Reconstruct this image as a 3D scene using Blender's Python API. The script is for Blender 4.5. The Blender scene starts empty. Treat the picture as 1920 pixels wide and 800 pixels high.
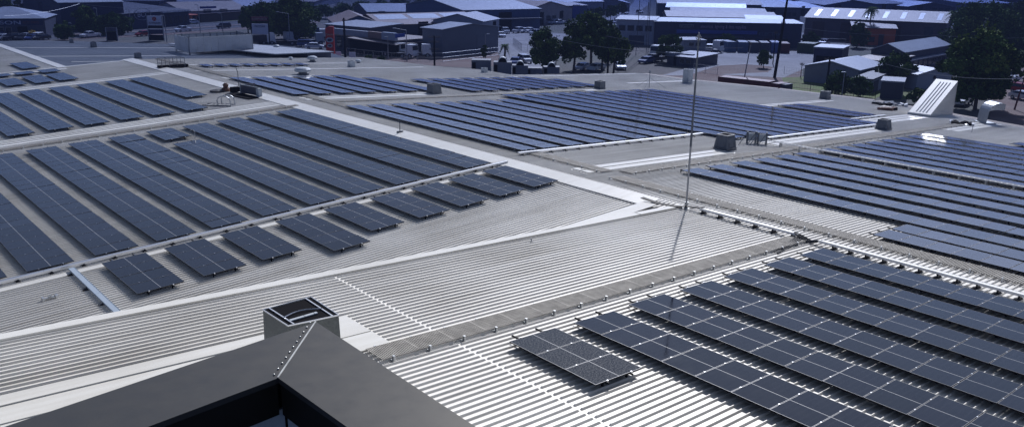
import bpy, math, random
from mathutils import Vector, Matrix
random.seed(7)
S = bpy.context.scene
COL = S.collection
R = math.radians

# ------------------------------------------------------------------ camera model
FPX = 1580.0; PITCH = math.atan(468 / 1580.0); ROLL = R(.75); CZ = 20.0
f0 = Vector((0, math.cos(PITCH), -math.sin(PITCH))); r0 = Vector((1, 0, 0)); u0 = r0.cross(f0)
c_, s_ = math.cos(ROLL), math.sin(ROLL)
up = u0 * c_ - r0 * s_; rt = u0 * s_ + r0 * c_
_d = rt * ((-488 - 960) / FPX) + up * (-(-87 - 400) / FPX) + f0
AZ = math.atan2(_d.x, _d.y)
RZ = Matrix.Rotation(AZ, 3, 'Z')
rt = RZ @ rt; up = RZ @ up; fw = RZ @ f0
CAM = Vector((0, 0, CZ))
def ray(px, py): return rt * ((px - 960) / FPX) + up * (-(py - 400) / FPX) + fw
def at(px, py, z=0.0):
    """point of the horizontal plane z seen at a place of the photograph"""
    e = ray(px, py); return CAM + e * ((z - CZ) / e.z)
def proj(p):
    q = Vector(p) - CAM; k = q.dot(fw)
    return 960 + FPX * q.dot(rt) / k, 400 - FPX * q.dot(up) / k
def hgt(p, py):
    """height above p (vertical) that appears at image row py"""
    lo, hi = -5.0, 60.0
    for _ in range(40):
        m = (lo + hi) / 2
        if proj((p[0], p[1], m))[1] > py: lo = m
        else: hi = m
    return m

# ------------------------------------------------------------------ roof planes
XR = 31.945; T2 = .054; T1 = .042; YC = 23.6; XQ = 24.3; YQ = 101.0; ZR = 9.0
def roofz(x, y):
    if y > YQ and x > XQ: return ZR - T1 * (XR - XQ) - T2 * (x - XQ)
    if x < XR and y > YC: return ZR - T1 * (XR - x)
    return ZR - T2 * (x - XR)
def on(px, py, dz=0.0, plane=None):
    """point of the roof (raised by dz) seen at a place of the photograph"""
    e = ray(px, py); P = None
    for t in ('C', 'L', 'Q'):
        if plane and t != plane: continue
        if t == 'C': a, x0, zz = -T2, XR, ZR
        elif t == 'L': a, x0, zz = T1, XR, ZR
        else: a, x0, zz = -T2, XQ, ZR - T1 * (XR - XQ)
        # CZ + k ez = zz+dz + a*(k ex - x0)
        k = (zz + dz - a * x0 - CZ) / (e.z - a * e.x)
        P = CAM + e * k
        if plane: return P
        if abs(roofz(P.x, P.y) + dz - P.z) < 1e-4: return P
    return P

# ------------------------------------------------------------------ mesh helper
class MB:
    def __init__(s): s.v = []; s.f = []; s.m = []
    def face(s, idx, m=0): s.f.append(idx); s.m.append(m)
    def poly(s, pts, m=0):
        n = len(s.v); s.v += [tuple(p) for p in pts]; s.face(list(range(n, n + len(pts))), m)
    def box(s, x0, x1, y0, y1, z0, z1, m=0, M=None):
        n = len(s.v)
        ps = [Vector((x, y, z)) for z in (z0, z1) for y in (y0, y1) for x in (x0, x1)]
        if M: ps = [M @ p for p in ps]
        s.v += [tuple(p) for p in ps]
        for q in ((0, 2, 3, 1), (4, 5, 7, 6), (0, 1, 5, 4), (2, 6, 7, 3), (0, 4, 6, 2), (1, 3, 7, 5)):
            s.face([n + i for i in q], m)
    def hexa(s, b, t, m=0):
        """b, t: 4 bottom and 4 top points, counter-clockwise"""
        n = len(s.v); s.v += [tuple(p) for p in list(b) + list(t)]
        for q in ((3, 2, 1, 0), (4, 5, 6, 7), (0, 1, 5, 4), (1, 2, 6, 5), (2, 3, 7, 6), (3, 0, 4, 7)):
            s.face([n + i for i in q], m)
    def prism(s, pts, th, m=0):
        """vertical prism: pts is the top outline (3-D), th its thickness downward"""
        n = len(s.v); k = len(pts)
        s.v += [tuple(p) for p in pts] + [(p[0], p[1], p[2] - th) for p in pts]
        s.face([n + i for i in range(k)], m); s.face([n + k + i for i in reversed(range(k))], m)
        for i in range(k):
            j = (i + 1) % k; s.face([n + i, n + k + i, n + k + j, n + j], m)
    def tube(s, pts, r, m=0, k=6, cap=True):
        pts = [Vector(p) for p in pts]; n = len(s.v); L = len(pts)
        rr = r if isinstance(r, (list, tuple)) else [r] * L
        for i, p in enumerate(pts):
            d = (pts[min(i + 1, L - 1)] - pts[max(i - 1, 0)]).normalized()
            a = Vector((0, 0, 1)) if abs(d.z) < .9 else Vector((1, 0, 0))
            u = d.cross(a).normalized(); w = d.cross(u).normalized()
            for j in range(k):
                t = 2 * math.pi * j / k
                s.v.append(tuple(p + (u * math.cos(t) + w * math.sin(t)) * rr[i]))
        for i in range(L - 1):
            for j in range(k):
                s.face([n + i * k + j, n + i * k + (j + 1) % k, n + (i + 1) * k + (j + 1) % k, n + (i + 1) * k + j], m)
        if cap:
            s.face([n + j for j in range(k)], m); s.face([n + (L - 1) * k + j for j in reversed(range(k))], m)
    def lathe(s, prof, c=(0, 0, 0), k=16, m=0):
        n = len(s.v)
        for (r, z) in prof:
            for j in range(k):
                t = 2 * math.pi * j / k; s.v.append((c[0] + r * math.cos(t), c[1] + r * math.sin(t), c[2] + z))
        for i in range(len(prof) - 1):
            for j in range(k):
                s.face([n + i * k + j, n + i * k + (j + 1) % k, n + (i + 1) * k + (j + 1) % k, n + (i + 1) * k + j], m)
        s.face([n + (len(prof) - 1) * k + j for j in range(k)], m)
        s.face([n + j for j in reversed(range(k))], m)
    def mesh(s, name, mats):
        me = bpy.data.meshes.new(name); me.from_pydata(s.v, [], s.f)
        for mm in (mats if isinstance(mats, (list, tuple)) else [mats]): me.materials.append(mm)
        me.polygons.foreach_set('material_index', s.m); me.update(); return me
    def build(s, name, mats, parent=None, loc=None):
        o = bpy.data.objects.new(name, s.mesh(name, mats)); COL.objects.link(o)
        if parent: o.parent = parent
        if loc is not None: o.location = loc
        return o

USED = {}
def tag(o, label=None, cat=None, group=None, kind=None):
    if label: o['label'] = label
    if cat: o['category'] = cat
    if group: o['group'] = group
    if kind: o['kind'] = kind
    return o
def thing(name, label, cat, loc=(0, 0, 0), rotz=0, group=None):
    o = bpy.data.objects.new(name, None); COL.objects.link(o); o.empty_display_size = .3
    o.location = loc; o.rotation_euler = (0, 0, rotz); return tag(o, label, cat, group)
def copy_tree(o, parent=None):
    c = o.copy(); COL.objects.link(c)
    if parent: c.parent = parent
    for ch in [x for x in COL.objects if x.parent == o]: copy_tree(ch, c)
    return c

# ------------------------------------------------------------------ materials
def mat(name, col, rough=.6, metal=0.0, noise=None, spec=.5, coat=0):
    """noise = (scale, amount[, second colour]) : soft variation of the base colour"""
    m = bpy.data.materials.new(name); m.use_nodes = True; nt = m.node_tree; b = nt.nodes['Principled BSDF']
    b.inputs['Base Color'].default_value = (*col, 1); b.inputs['Roughness'].default_value = rough
    b.inputs['Metallic'].default_value = metal; b.inputs['Specular IOR Level'].default_value = spec
    b.inputs['Coat Weight'].default_value = coat
    if noise:
        tc = nt.nodes.new('ShaderNodeTexCoord'); n = nt.nodes.new('ShaderNodeTexNoise')
        n.inputs['Scale'].default_value = noise[0]; n.inputs['Detail'].default_value = 6
        nt.links.new(tc.outputs['Object'], n.inputs['Vector'])
        rp = nt.nodes.new('ShaderNodeValToRGB'); rp.color_ramp.elements[0].position = .3; rp.color_ramp.elements[1].position = .7
        a = noise[1]; c2 = noise[2] if len(noise) > 2 else tuple(x * (1 - a) for x in col)
        rp.color_ramp.elements[0].color = (*c2, 1)
        rp.color_ramp.elements[1].color = (*(tuple(min(1, x * (1 + a * .5)) for x in col) if len(noise) < 3 else col), 1)
        nt.links.new(n.outputs['Fac'], rp.inputs['Fac']); nt.links.new(rp.outputs['Color'], b.inputs['Base Color'])
    return m
M = {}
def roofmat(name, col, dirt, rough=.42):
    m = mat(name, col, rough, 0, None, .5); nt = m.node_tree; b = nt.nodes['Principled BSDF']
    tc = nt.nodes.new('ShaderNodeTexCoord')
    def noise(sc, det, vec):
        mp = nt.nodes.new('ShaderNodeMapping'); mp.inputs['Scale'].default_value = vec
        nt.links.new(tc.outputs['Object'], mp.inputs['Vector'])
        n = nt.nodes.new('ShaderNodeTexNoise'); n.inputs['Scale'].default_value = sc; n.inputs['Detail'].default_value = det
        nt.links.new(mp.outputs['Vector'], n.inputs['Vector']); return n
    n1 = noise(.22, 5, (1, 1, 1)); n2 = noise(1.0, 4, (.12, 3, 1))
    mx = nt.nodes.new('ShaderNodeMix'); mx.data_type = 'RGBA'
    mx.inputs['A'].default_value = (*col, 1); mx.inputs['B'].default_value = (*dirt, 1)
    mu = nt.nodes.new('ShaderNodeMath'); mu.operation = 'MULTIPLY'
    nt.links.new(n1.outputs['Fac'], mu.inputs[0]); nt.links.new(n2.outputs['Fac'], mu.inputs[1])
    mr = nt.nodes.new('ShaderNodeMapRange'); mr.inputs['From Min'].default_value = .12; mr.inputs['From Max'].default_value = .42
    nt.links.new(mu.outputs[0], mr.inputs['Value']); nt.links.new(mr.outputs['Result'], mx.inputs['Factor'])
    nt.links.new(mx.outputs['Result'], b.inputs['Base Color'])
    return m
M['roof'] = roofmat('roof_paint', (.74, .72, .675), (.53, .505, .455))
M['rooffar'] = roofmat('bluegrey_roof_paint', (.40, .42, .46), (.31, .33, .36))  # blue-grey sheet colour, darker than the near roof
M['flash'] = roofmat('flashing_white', (.68, .67, .63), (.55, .53, .48), .3)
M['galv'] = mat('galvanised_steel', (.42, .44, .46), .42, .7, (9, .35))
M['alu'] = mat('aluminium', (.62, .64, .68), .35, .8)
M['grate'] = mat('walkway_grating', (.30, .285, .26), .7, .1, (3, .3))
M['blacksteel'] = mat('black_rubber', (.012, .012, .015), .6)
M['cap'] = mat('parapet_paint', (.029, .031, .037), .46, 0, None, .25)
def scuff(m):
    nt = m.node_tree; b = nt.nodes['Principled BSDF']; tc = nt.nodes.new('ShaderNodeTexCoord')
    n = nt.nodes.new('ShaderNodeTexNoise'); n.inputs['Scale'].default_value = 3.2; n.inputs['Detail'].default_value = 5; nt.links.new(tc.outputs['Object'], n.inputs['Vector'])
    bp = nt.nodes.new('ShaderNodeBump'); bp.inputs['Strength'].default_value = .10; bp.inputs['Distance'].default_value = .01; nt.links.new(n.outputs['Fac'], bp.inputs['Height']); nt.links.new(bp.outputs['Normal'], b.inputs['Normal'])
    n2 = nt.nodes.new('ShaderNodeTexNoise'); n2.inputs['Scale'].default_value = 9; n2.inputs['Detail'].default_value = 8; nt.links.new(tc.outputs['Object'], n2.inputs['Vector'])
    mr = nt.nodes.new('ShaderNodeMapRange'); mr.inputs['From Min'].default_value = .3; mr.inputs['From Max'].default_value = .75; mr.inputs['To Min'].default_value = .42; mr.inputs['To Max'].default_value = .54
    nt.links.new(n2.outputs['Fac'], mr.inputs['Value']); nt.links.new(mr.outputs['Result'], b.inputs['Roughness'])
scuff(M['cap'])
M['capshade'] = mat('parapet_inner_shade', (.008, .0085, .0095), .7, 0, None, .15)  # blackened copy of the cap paint, standing for the shaded inner faces
M['bluewhite'] = mat('pale_wall_panel', (.35, .42, .52), .6)
M['dark'] = mat('dark_opening', (.006, .006, .008), .9, 0, None, .05)
M['ventgrey'] = mat('vent_dark_paint', (.10, .115, .14), .5, 0, (3, .25))
M['ventlight'] = mat('vent_light_paint', (.36, .40, .44), .5, 0, (3, .2))
M['strip'] = mat('painted_cable_cover', (.30, .36, .43), .5)
M['asphalt'] = mat('asphalt', (.075, .075, .08), .85, 0, (.3, .25))
M['concrete'] = mat('concrete', (.27, .26, .26), .85, 0, (.12, .3))
M['dirt'] = mat('red_dirt', (.17, .105, .08), .95, 0, (.15, .4, (.22, .17, .14)))
M['grass'] = mat('dry_grass', (.13, .19, .03), .95, 0, (.3, .3, (.16, .14, .06)))
M['ground'] = mat('ground_mix', (.16, .13, .11), .95, 0, (.035, .3, (.09, .10, .07)))
M['line'] = mat('road_paint', (.7, .7, .68), .7)
M['kerb'] = mat('kerb_concrete', (.45, .44, .42), .8)
M['bark'] = mat('bark', (.10, .08, .065), .9, 0, (3, .3))
M['leafa'] = mat('leaf_dark', (.028, .060, .014), .95, 0, None, .12)
M['leafb'] = mat('leaf_mid', (.060, .115, .022), .95, 0, None, .12)
M['leafc'] = mat('leaf_light', (.12, .17, .03), .95, 0, None, .12)
M['white'] = mat('white_paint', (.78, .78, .77), .45)
M['palegrey'] = mat('pale_grey_cladding', (.33, .355, .40), .55, 0, (.4, .12))
M['midgrey'] = mat('mid_grey_cladding', (.20, .22, .27), .6, 0, (.4, .12))
M['navy'] = mat('navy_paint', (.012, .018, .07), .5)
M['blue'] = mat('blue_paint', (.03, .07, .33), .5)
M['slate'] = mat('slate_wall', (.055, .06, .085), .6, 0, (.5, .2))
M['tan'] = mat('tan_roof', (.29, .235, .20), .6, 0, (.25, .15))
M['brown'] = mat('brown_roof', (.26, .18, .15), .65, 0, (.25, .2))
M['cream'] = mat('cream_wall', (.42, .37, .33), .65, 0, (.4, .15))
M['orange'] = mat('orange_wall', (.55, .11, .035), .6)
M['red'] = mat('red_paint', (.42, .022, .018), .5)
M['containerred'] = mat('container_red', (.12, .022, .018), .6, 0, (1, .3))
M['containerblue'] = mat('container_blue', (.06, .11, .22), .6, 0, (1, .2))
M['containergreen'] = mat('container_green', (.05, .08, .04), .6, 0, (1, .2))
M['glass'] = mat('window_glass', (.015, .02, .03), .08)
M['rooflight'] = mat('skylight_sheet', (.72, .76, .80), .3)
M['roofblue'] = mat('light_metal_roof', (.36, .39, .44), .4, .15, (.3, .1))
M['tyre'] = mat('tyre', (.02, .02, .02), .8)
M['wood'] = mat('timber_pole', (.09, .07, .06), .9)
M['polegrey'] = mat('grey_pole', (.30, .31, .33), .5, .4)
M['rust'] = mat('rusty_scrap', (.11, .05, .032), .8, 0, (4, .4))
M['silver'] = mat('silver_car_paint', (.55, .57, .60), .3, .3)
M['carblue'] = mat('blue_car_paint', (.04, .07, .2), .3)
M['carred'] = mat('red_car_paint', (.3, .02, .02), .3)
M['carblack'] = mat('dark_car_paint', (.03, .03, .035), .3)
M['yellow'] = mat('yellow_paint', (.55, .36, .04), .5)

def glassmat():
    m = mat('solar_cells', (.012, .014, .028), .07, 0, None, .5); nt = m.node_tree; b_ = m.node_tree.nodes['Principled BSDF']; b_.inputs['IOR'].default_value = 1.5; b_.inputs['Coat Weight'].default_value = 0; b_.inputs['Coat Roughness'].default_value = .04; b_.inputs['Coat IOR'].default_value = 1.45; b_.inputs['Sheen Weight'].default_value = .02; b_.inputs['Sheen Roughness'].default_value = .15; b_.inputs['Sheen Tint'].default_value = (.95, .96, 1, 1); b = nt.nodes['Principled BSDF']
    tc = nt.nodes.new('ShaderNodeTexCoord'); sp = nt.nodes.new('ShaderNodeSeparateXYZ')
    nt.links.new(tc.outputs['Object'], sp.inputs[0])
    def stripes(out, period, frac, off=0.0):
        a = nt.nodes.new('ShaderNodeMath'); a.operation = 'MULTIPLY_ADD'; a.inputs[1].default_value = 1 / period; a.inputs[2].default_value = 50.0 + off
        nt.links.new(out, a.inputs[0])
        f = nt.nodes.new('ShaderNodeMath'); f.operation = 'FRACT'; nt.links.new(a.outputs[0], f.inputs[0])
        l = nt.nodes.new('ShaderNodeMath'); l.operation = 'LESS_THAN'; l.inputs[1].default_value = frac
        nt.links.new(f.outputs[0], l.inputs[0]); return l.outputs[0]
    c1 = stripes(sp.outputs['Y'], .178, .045); c2 = stripes(sp.outputs['X'], .0835, .05); c3 = stripes(sp.outputs['Y'], .0356, .12)
    def addm(a, ka, bb, kb):
        x = nt.nodes.new('ShaderNodeMath'); x.operation = 'MULTIPLY'; x.inputs[1].default_value = ka; nt.links.new(a, x.inputs[0])
        y = nt.nodes.new('ShaderNodeMath'); y.operation = 'MULTIPLY_ADD'; y.inputs[1].default_value = kb; nt.links.new(bb, y.inputs[0]); nt.links.new(x.outputs[0], y.inputs[2]); return y.outputs[0]
    s1 = addm(c1, .55, c2, .22); s2 = addm(s1, 1.0, c3, .16)
    mx = nt.nodes.new('ShaderNodeMix'); mx.data_type = 'RGBA'; mx.clamp_factor = True
    mx.inputs['A'].default_value = (.004, .0045, .009, 1); mx.inputs['B'].default_value = (.038, .040, .05, 1)
    nt.links.new(s2, mx.inputs['Factor'])
    oi = nt.nodes.new('ShaderNodeObjectInfo')
    hv = nt.nodes.new('ShaderNodeHueSaturation'); mr = nt.nodes.new('ShaderNodeMapRange')
    mr.inputs['To Min'].default_value = .75; mr.inputs['To Max'].default_value = 1.35
    nt.links.new(oi.outputs['Random'], mr.inputs['Value']); nt.links.new(mr.outputs['Result'], hv.inputs['Value'])
    nt.links.new(mx.outputs['Result'], hv.inputs['Color']); nt.links.new(hv.outputs['Color'], b.inputs['Base Color'])
    ge = nt.nodes.new('ShaderNodeNewGeometry'); nz = nt.nodes.new('ShaderNodeTexNoise'); nz.inputs['Scale'].default_value = 1.6; nz.inputs['Detail'].default_value = 6; nt.links.new(ge.outputs['Position'], nz.inputs['Vector'])
    m2 = nt.nodes.new('ShaderNodeMapRange'); m2.inputs['From Min'].default_value = .3; m2.inputs['From Max'].default_value = .7; m2.inputs['To Min'].default_value = .04; m2.inputs['To Max'].default_value = .11
    nt.links.new(nz.outputs['Fac'], m2.inputs['Value']); nt.links.new(m2.outputs['Result'], b.inputs['Roughness'])
    return m
M['cells'] = glassmat()
def speckle():
    m = M['cells'].copy(); m.name = 'dusty_speckled_cells'; nt = m.node_tree; b = nt.nodes['Principled BSDF']
    tc = nt.nodes.new('ShaderNodeTexCoord'); n = nt.nodes.new('ShaderNodeTexNoise'); n.inputs['Scale'].default_value = 26; n.inputs['Detail'].default_value = 3
    nt.links.new(tc.outputs['Object'], n.inputs['Vector']); rp = nt.nodes.new('ShaderNodeValToRGB')
    rp.color_ramp.elements[0].position = .44; rp.color_ramp.elements[1].position = .60
    rp.color_ramp.elements[0].color = (.003, .003, .004, 1); rp.color_ramp.elements[1].color = (.085, .084, .08, 1)
    nt.links.new(n.outputs['Fac'], rp.inputs['Fac']); nt.links.new(rp.outputs['Color'], b.inputs['Base Color']); b.inputs['Roughness'].default_value = .16; b.inputs['Coat Weight'].default_value = 0; return m
M['specks'] = speckle()
def greyish():  # pale base and sheen paint in the grazing sky reflection of these fields
    m = M['cells'].copy(); m.name = 'sky_sheen_polycrystalline_cells'; nt = m.node_tree; b = nt.nodes['Principled BSDF']
    for n in nt.nodes:
        if n.bl_idname == 'ShaderNodeMix': n.inputs['A'].default_value = (.100, .098, .110, 1); n.inputs['B'].default_value = (.14, .14, .15, 1)
    b.inputs['Sheen Weight'].default_value = .32; b.inputs['Sheen Roughness'].default_value = .16; b.inputs['Sheen Tint'].default_value = (.85, .9, 1, 1); b.inputs['Coat Weight'].default_value = .6; return m
M['cellsb'] = greyish()
M['cellline'] = mat('cell_gap_white', (.34, .35, .37), .5)
M['frame'] = mat('module_frame', (.15, .155, .17), .45, .6)
M['under'] = mat('module_shade_black', (.008, .008, .010), .7, 0, None, .1)  # frame sides and rails coloured black to paint in the shade below the modules

# ------------------------------------------------------------------ main building
bldg = thing('factory_building', 'huge pale ribbed metal roof of the factory carrying the solar panels', 'building', (0, 0, 0))
far_edge = [on(615, 98, 0, 'Q'), on(520, 85, 0, 'Q'), on(330, 84, 0, 'Q'), on(200, 80, 0, 'Q'), on(60, 76.5, 0, 'Q')]
P2POLY = [(-12, -20), (66, -20), (72, -5), (79, 10), (86.2, 26.5), (93.4, 44.6), (92.3, 56.2), (89, 67), (89, 75), (67.6, 77),
          (68, 83.4), (64.6, 88), (61.5, YQ), (XR, YQ), (XR, YC), (-12, YC)]
P1POLY = [(-15, YC + .02), (XR, YC + .02), (XR, YQ), (XQ, YQ), (XQ, 137), (-15, 142)]
QPOLY = [(XQ, YQ), (61.5, YQ)] + [(p.x, p.y) for p in far_edge] + [(XQ, 137)]
def zP2(x, y): return ZR - T2 * (x - XR)
def zP1(x, y): return ZR - T1 * (XR - x)
def zQ(x, y): return ZR - T1 * (XR - XQ) - T2 * (x - XQ)
def spans(poly, y):
    xs = []
    for i in range(len(poly)):
        (xa, ya), (xb, yb) = poly[i], poly[(i + 1) % len(poly)]
        if (ya <= y) != (yb <= y): xs.append(xa + (xb - xa) * (y - ya) / (yb - ya))
    xs.sort(); return [(xs[i], xs[i + 1]) for i in range(0, len(xs) - 1, 2)]
SP = .228; RH = .055
def ribs(mb, poly, zf, cuts=(), y0=None, y1=None):
    ys = [p[1] for p in poly]; y = math.ceil((min(ys) if y0 is None else y0) / SP) * SP
    while y < (max(ys) if y1 is None else y1):
        sp = spans(poly, y)
        for (cx0, cx1, cy0, cy1) in cuts:
            if cy0 <= y <= cy1:
                ns = []
                for a, b in sp:
                    if cx1 <= a or cx0 >= b: ns.append((a, b)); continue
                    if cx0 > a: ns.append((a, cx0))
                    if cx1 < b: ns.append((cx1, b))
                sp = ns
        for a, b in sp:
            if b - a < .1: continue
            a += .012; b -= .012
            h0, h1, w0, w1 = .0, RH, .032, .011
            n = len(mb.v)
            for x, e in ((a, .05), (b, -.05)):
                z = zf(x, y); z2 = zf(x + e, y)
                mb.v += [(x, y - w0, z + h0), (x + e, y - w1, z2 + h1), (x + e, y + w1, z2 + h1), (x, y + w0, z + h0)]
            for i, j in ((0, 1), (1, 2), (2, 3)): mb.face([n + i, n + 4 + i, n + 4 + j, n + j])
            mb.face([n, n + 1, n + 2, n + 3]); mb.face([n + 7, n + 6, n + 5, n + 4])
        y += SP
# centre / right slope
mb = MB(); mb.poly([(x, y, zP2(x, y)) for x, y in P2POLY])
cutsP2 = [(12.835, 12.865, -20, 23.3), (-12, 11.36, 17.72, 20.12), (33.0, 47.2, 31.2, 32.5), (52.6, 70.6, 31.6, 33.0), (33.2, 46.4, 63.3, 64.9)]
ribs(mb, P2POLY, zP2, cutsP2)
mb.build('roof', M['roof'], bldg)
mb = MB(); mb.poly([(x, y, zP1(x, y)) for x, y in P1POLY])
ribs(mb, P1POLY, zP1, [(-15, 31, 62.4, 64.1)])
tag(mb.build('roof', M['roof'], bldg), 'left roof slope under the long panel rows')
mb = MB(); mb.poly([(x, y, zQ(x, y)) for x, y in QPOLY]); ribs(mb, QPOLY, zQ)
tag(mb.build('roof', M['rooffar'], bldg), 'grey roof section at the far end')
# walls under the edges and at the steps
mb = MB()
outer = [(-12, -20, zP2), (66, -20, zP2), (72, -5, zP2), (79, 10, zP2), (86.2, 26.5, zP2), (93.4, 44.6, zP2), (92.3, 56.2, zP2), (89, 67, zP2), (89, 75, zP2),
         (67.6, 77, zP2), (68, 83.4, zP2), (64.6, 88, zP2), (61.5, YQ, zP2)]
for i in range(len(outer) - 1):
    a, b = outer[i], outer[i + 1]
    mb.poly([(a[0], a[1], 0), (b[0], b[1], 0), (b[0], b[1], b[2](b[0], b[1]) - .01), (a[0], a[1], a[2](a[0], a[1]) - .01)])
q = [(61.5, YQ)] + [(p.x, p.y) for p in far_edge] + [(XQ, 137)]
for a, b in zip(q[:-1], q[1:]): mb.poly([(a[0], a[1], 0), (b[0], b[1], 0), (b[0], b[1], zQ(*b) - .01), (a[0], a[1], zQ(*a) - .01)])
mb.poly([(XQ, 137, 0), (-15, 142, 0), (-15, 142, zP1(-15, 0)), (XQ, 137, zP1(XQ, 0))])
mb.poly([(-12, YC, zP1(-12, 0)), (XR, YC, ZR - .01), (-12, YC, zP2(-12, 0) - .01)])
mb.poly([(XQ, YQ, zQ(XQ, 0)), (XQ, YQ, zP1(XQ, 0)), (XR, YQ, ZR), (XR, YQ, zQ(XR, 0))]); mb.poly([(XR, YQ, zQ(XR, 0)), (XR, YQ, ZR), (61.5, YQ, zP2(61.5, 0)), (61.5, YQ, zQ(61.5, 0))])
mb.build('wall', M['midgrey'], bldg)
# strips that lie on the roof : box from (x0,y0) to (x1,y1) following plane
def strip(mb, x0, x1, y0, y1, zf, lift, th, m=0, skew=0):
    mb.prism([(x0, y0, zf(x0, y0) + lift), (x1, y0 + skew, zf(x1, y0) + lift), (x1, y1 + skew, zf(x1, y1) + lift), (x0, y1, zf(x0, y1) + lift)], th, m)
# step cap between centre slope and left slope
mb = MB(); strip(mb, -12, 29.4, YC - .16, YC + .22, zP2, .075, .05)
mb.prism([on(1060, 423, .06, 'C'), on(1185, 399, .06, 'C'), on(1235, 382, .06, 'C'), on(1208, 377, .06, 'C')], .03)
strip(mb, 28.4, 31.6, YC - .2, YC + .18, zP2, .09, .03)
tag(mb.build('step_cap', M['flash'], bldg), 'white capping along the step between two slopes')
# ridge capping (long white band)
mb = MB(); y = 25.2
mb.prism([(30.35, 24.9, zP1(30.35, 0) + .09), (31.6, 24.9, ZR + .12), (31.6, 101.5, ZR + .12), (30.35, 101.5, zP1(30.35, 0) + .09)], .05)
mb.build('ridge_cap', M['flash'], bldg)
# lap joints screws row and folds at x=12.85
mb = MB(); y = -19.9
while y < 23.3:
    for dx in (-.03,): mb.box(12.85 + dx - .010, 12.85 + dx + .010, y + .1 - .010, y + .1 + .010, zP2(12.85, 0) + .001, zP2(12.85, 0) + .02)
    y += SP
mb.build('lap_screws', M['galv'], bldg)['kind'] = 'stuff'
# flashing sheets behind vents running up to the ridge
def flashing(x0, x1, y0, y1, zf, seams=1, label=None, lift=.05):
    mb = MB(); strip(mb, x0, x1, y0, y1, zf, lift, .03)
    for i in range(seams):
        yy = y0 + (y1 - y0) * (i + 1) / (seams + 1); strip(mb, x0 + .05, x1 - .05, yy - .018, yy + .018, zf, lift + .035, .034)
    o = mb.build('roof_flashing', M['flash'], bldg)
    if label: o['label'] = label
mb = MB(); strip(mb, -12, 11.36, 18.75, 20.12, zP2, .05, .03); strip(mb, -12, 11.36, 17.72, 18.70, zP2, .047, .03); strip(mb, -12, 8.9, 18.70, 18.75, zP2, .075, .05)
strip(mb, -12, 8.9, 19.55, 19.59, zP2, .085, .05)
tag(mb.build('roof_flashing', M['flash'], bldg), 'broad flat sheet around the near roof vent')
flashing(33.15, 47.0, 31.2, 32.5, zP2, 1); flashing(52.9, 70.6, 31.6, 33.0, zP2, 1); flashing(33.2, 46.4, 63.35, 64.9, zP2, 1)
flashing(53, 67.0, 61.2, 62.3, zP2, 0); flashing(74, 87, 45.6, 46.7, zP2, 1); flashing(71.5, 83.5, 34.0, 36.2, zP2, 2); flashing(76, 86, 28.3, 30.4, zP2, 2)
flashing(4, 31.0, 62.35, 64.3, zP1, 3, 'wide white sheets between the two left panel fields'); flashing(4, 31.0, 86.6, 88.3, zP1, 1); flashing(4, 24.0, 98.6, 99.6, zP1, 0)
flashing(33.2, 44.5, 79.8, 81.0, zP2, 0); flashing(33.2, 62, 87.0, 87.7, zP2, 0); flashing(33.2, 55, 93.3, 94.0, zP2, 0); flashing(8, XR, YQ - .5, YQ, zP1, 0)
flashing(56, 88, 74.6, 75.0, zP2, 0); flashing(76, 89, 65.5, 66.2, zP2, 0)
flashing(XQ, 50, 113.0, 113.6, zQ, 0); flashing(XQ, 46, 126, 126.5, zQ, 0); flashing(XQ + 2, 50, 106, 106.5, zQ, 0)
mb = MB(); mb.prism([(XQ - .9, YQ - 1, zP1(XQ - .9, 0) + .1), (XQ, YQ - 1, zP1(XQ, 0) + .1), (XQ, 137, zP1(XQ, 0) + .1), (XQ - .9, 137, zP1(XQ - .9, 0) + .1)], .06)
tag(mb.build('ridge_cap', M['flash'], bldg), 'ridge capping at the far left')
# far eaves gutter + brown edge band
mb = MB()
eg = outer[2:9]
for a, b in zip(eg[:-1], eg[1:]):
    d = Vector((b[0] - a[0], b[1] - a[1], 0)).normalized(); nn = Vector((d.y, -d.x, 0))
    A = Vector((a[0], a[1], zP2(a[0], 0))); B = Vector((b[0], b[1], zP2(b[0], 0)))
    mb.prism([A + nn * .02 + Vector((0, 0, -.05)), A + nn * 1.3 + Vector((0, 0, -.05)), B + nn * 1.3 + Vector((0, 0, -.05)), B + nn * .02 + Vector((0, 0, -.05))], .35)
tag(mb.build('gutter', mat('gutter_brown', (.13, .10, .09), .7, 0, (.5, .3)), bldg), 'brown box gutter along the far right eave')

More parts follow.
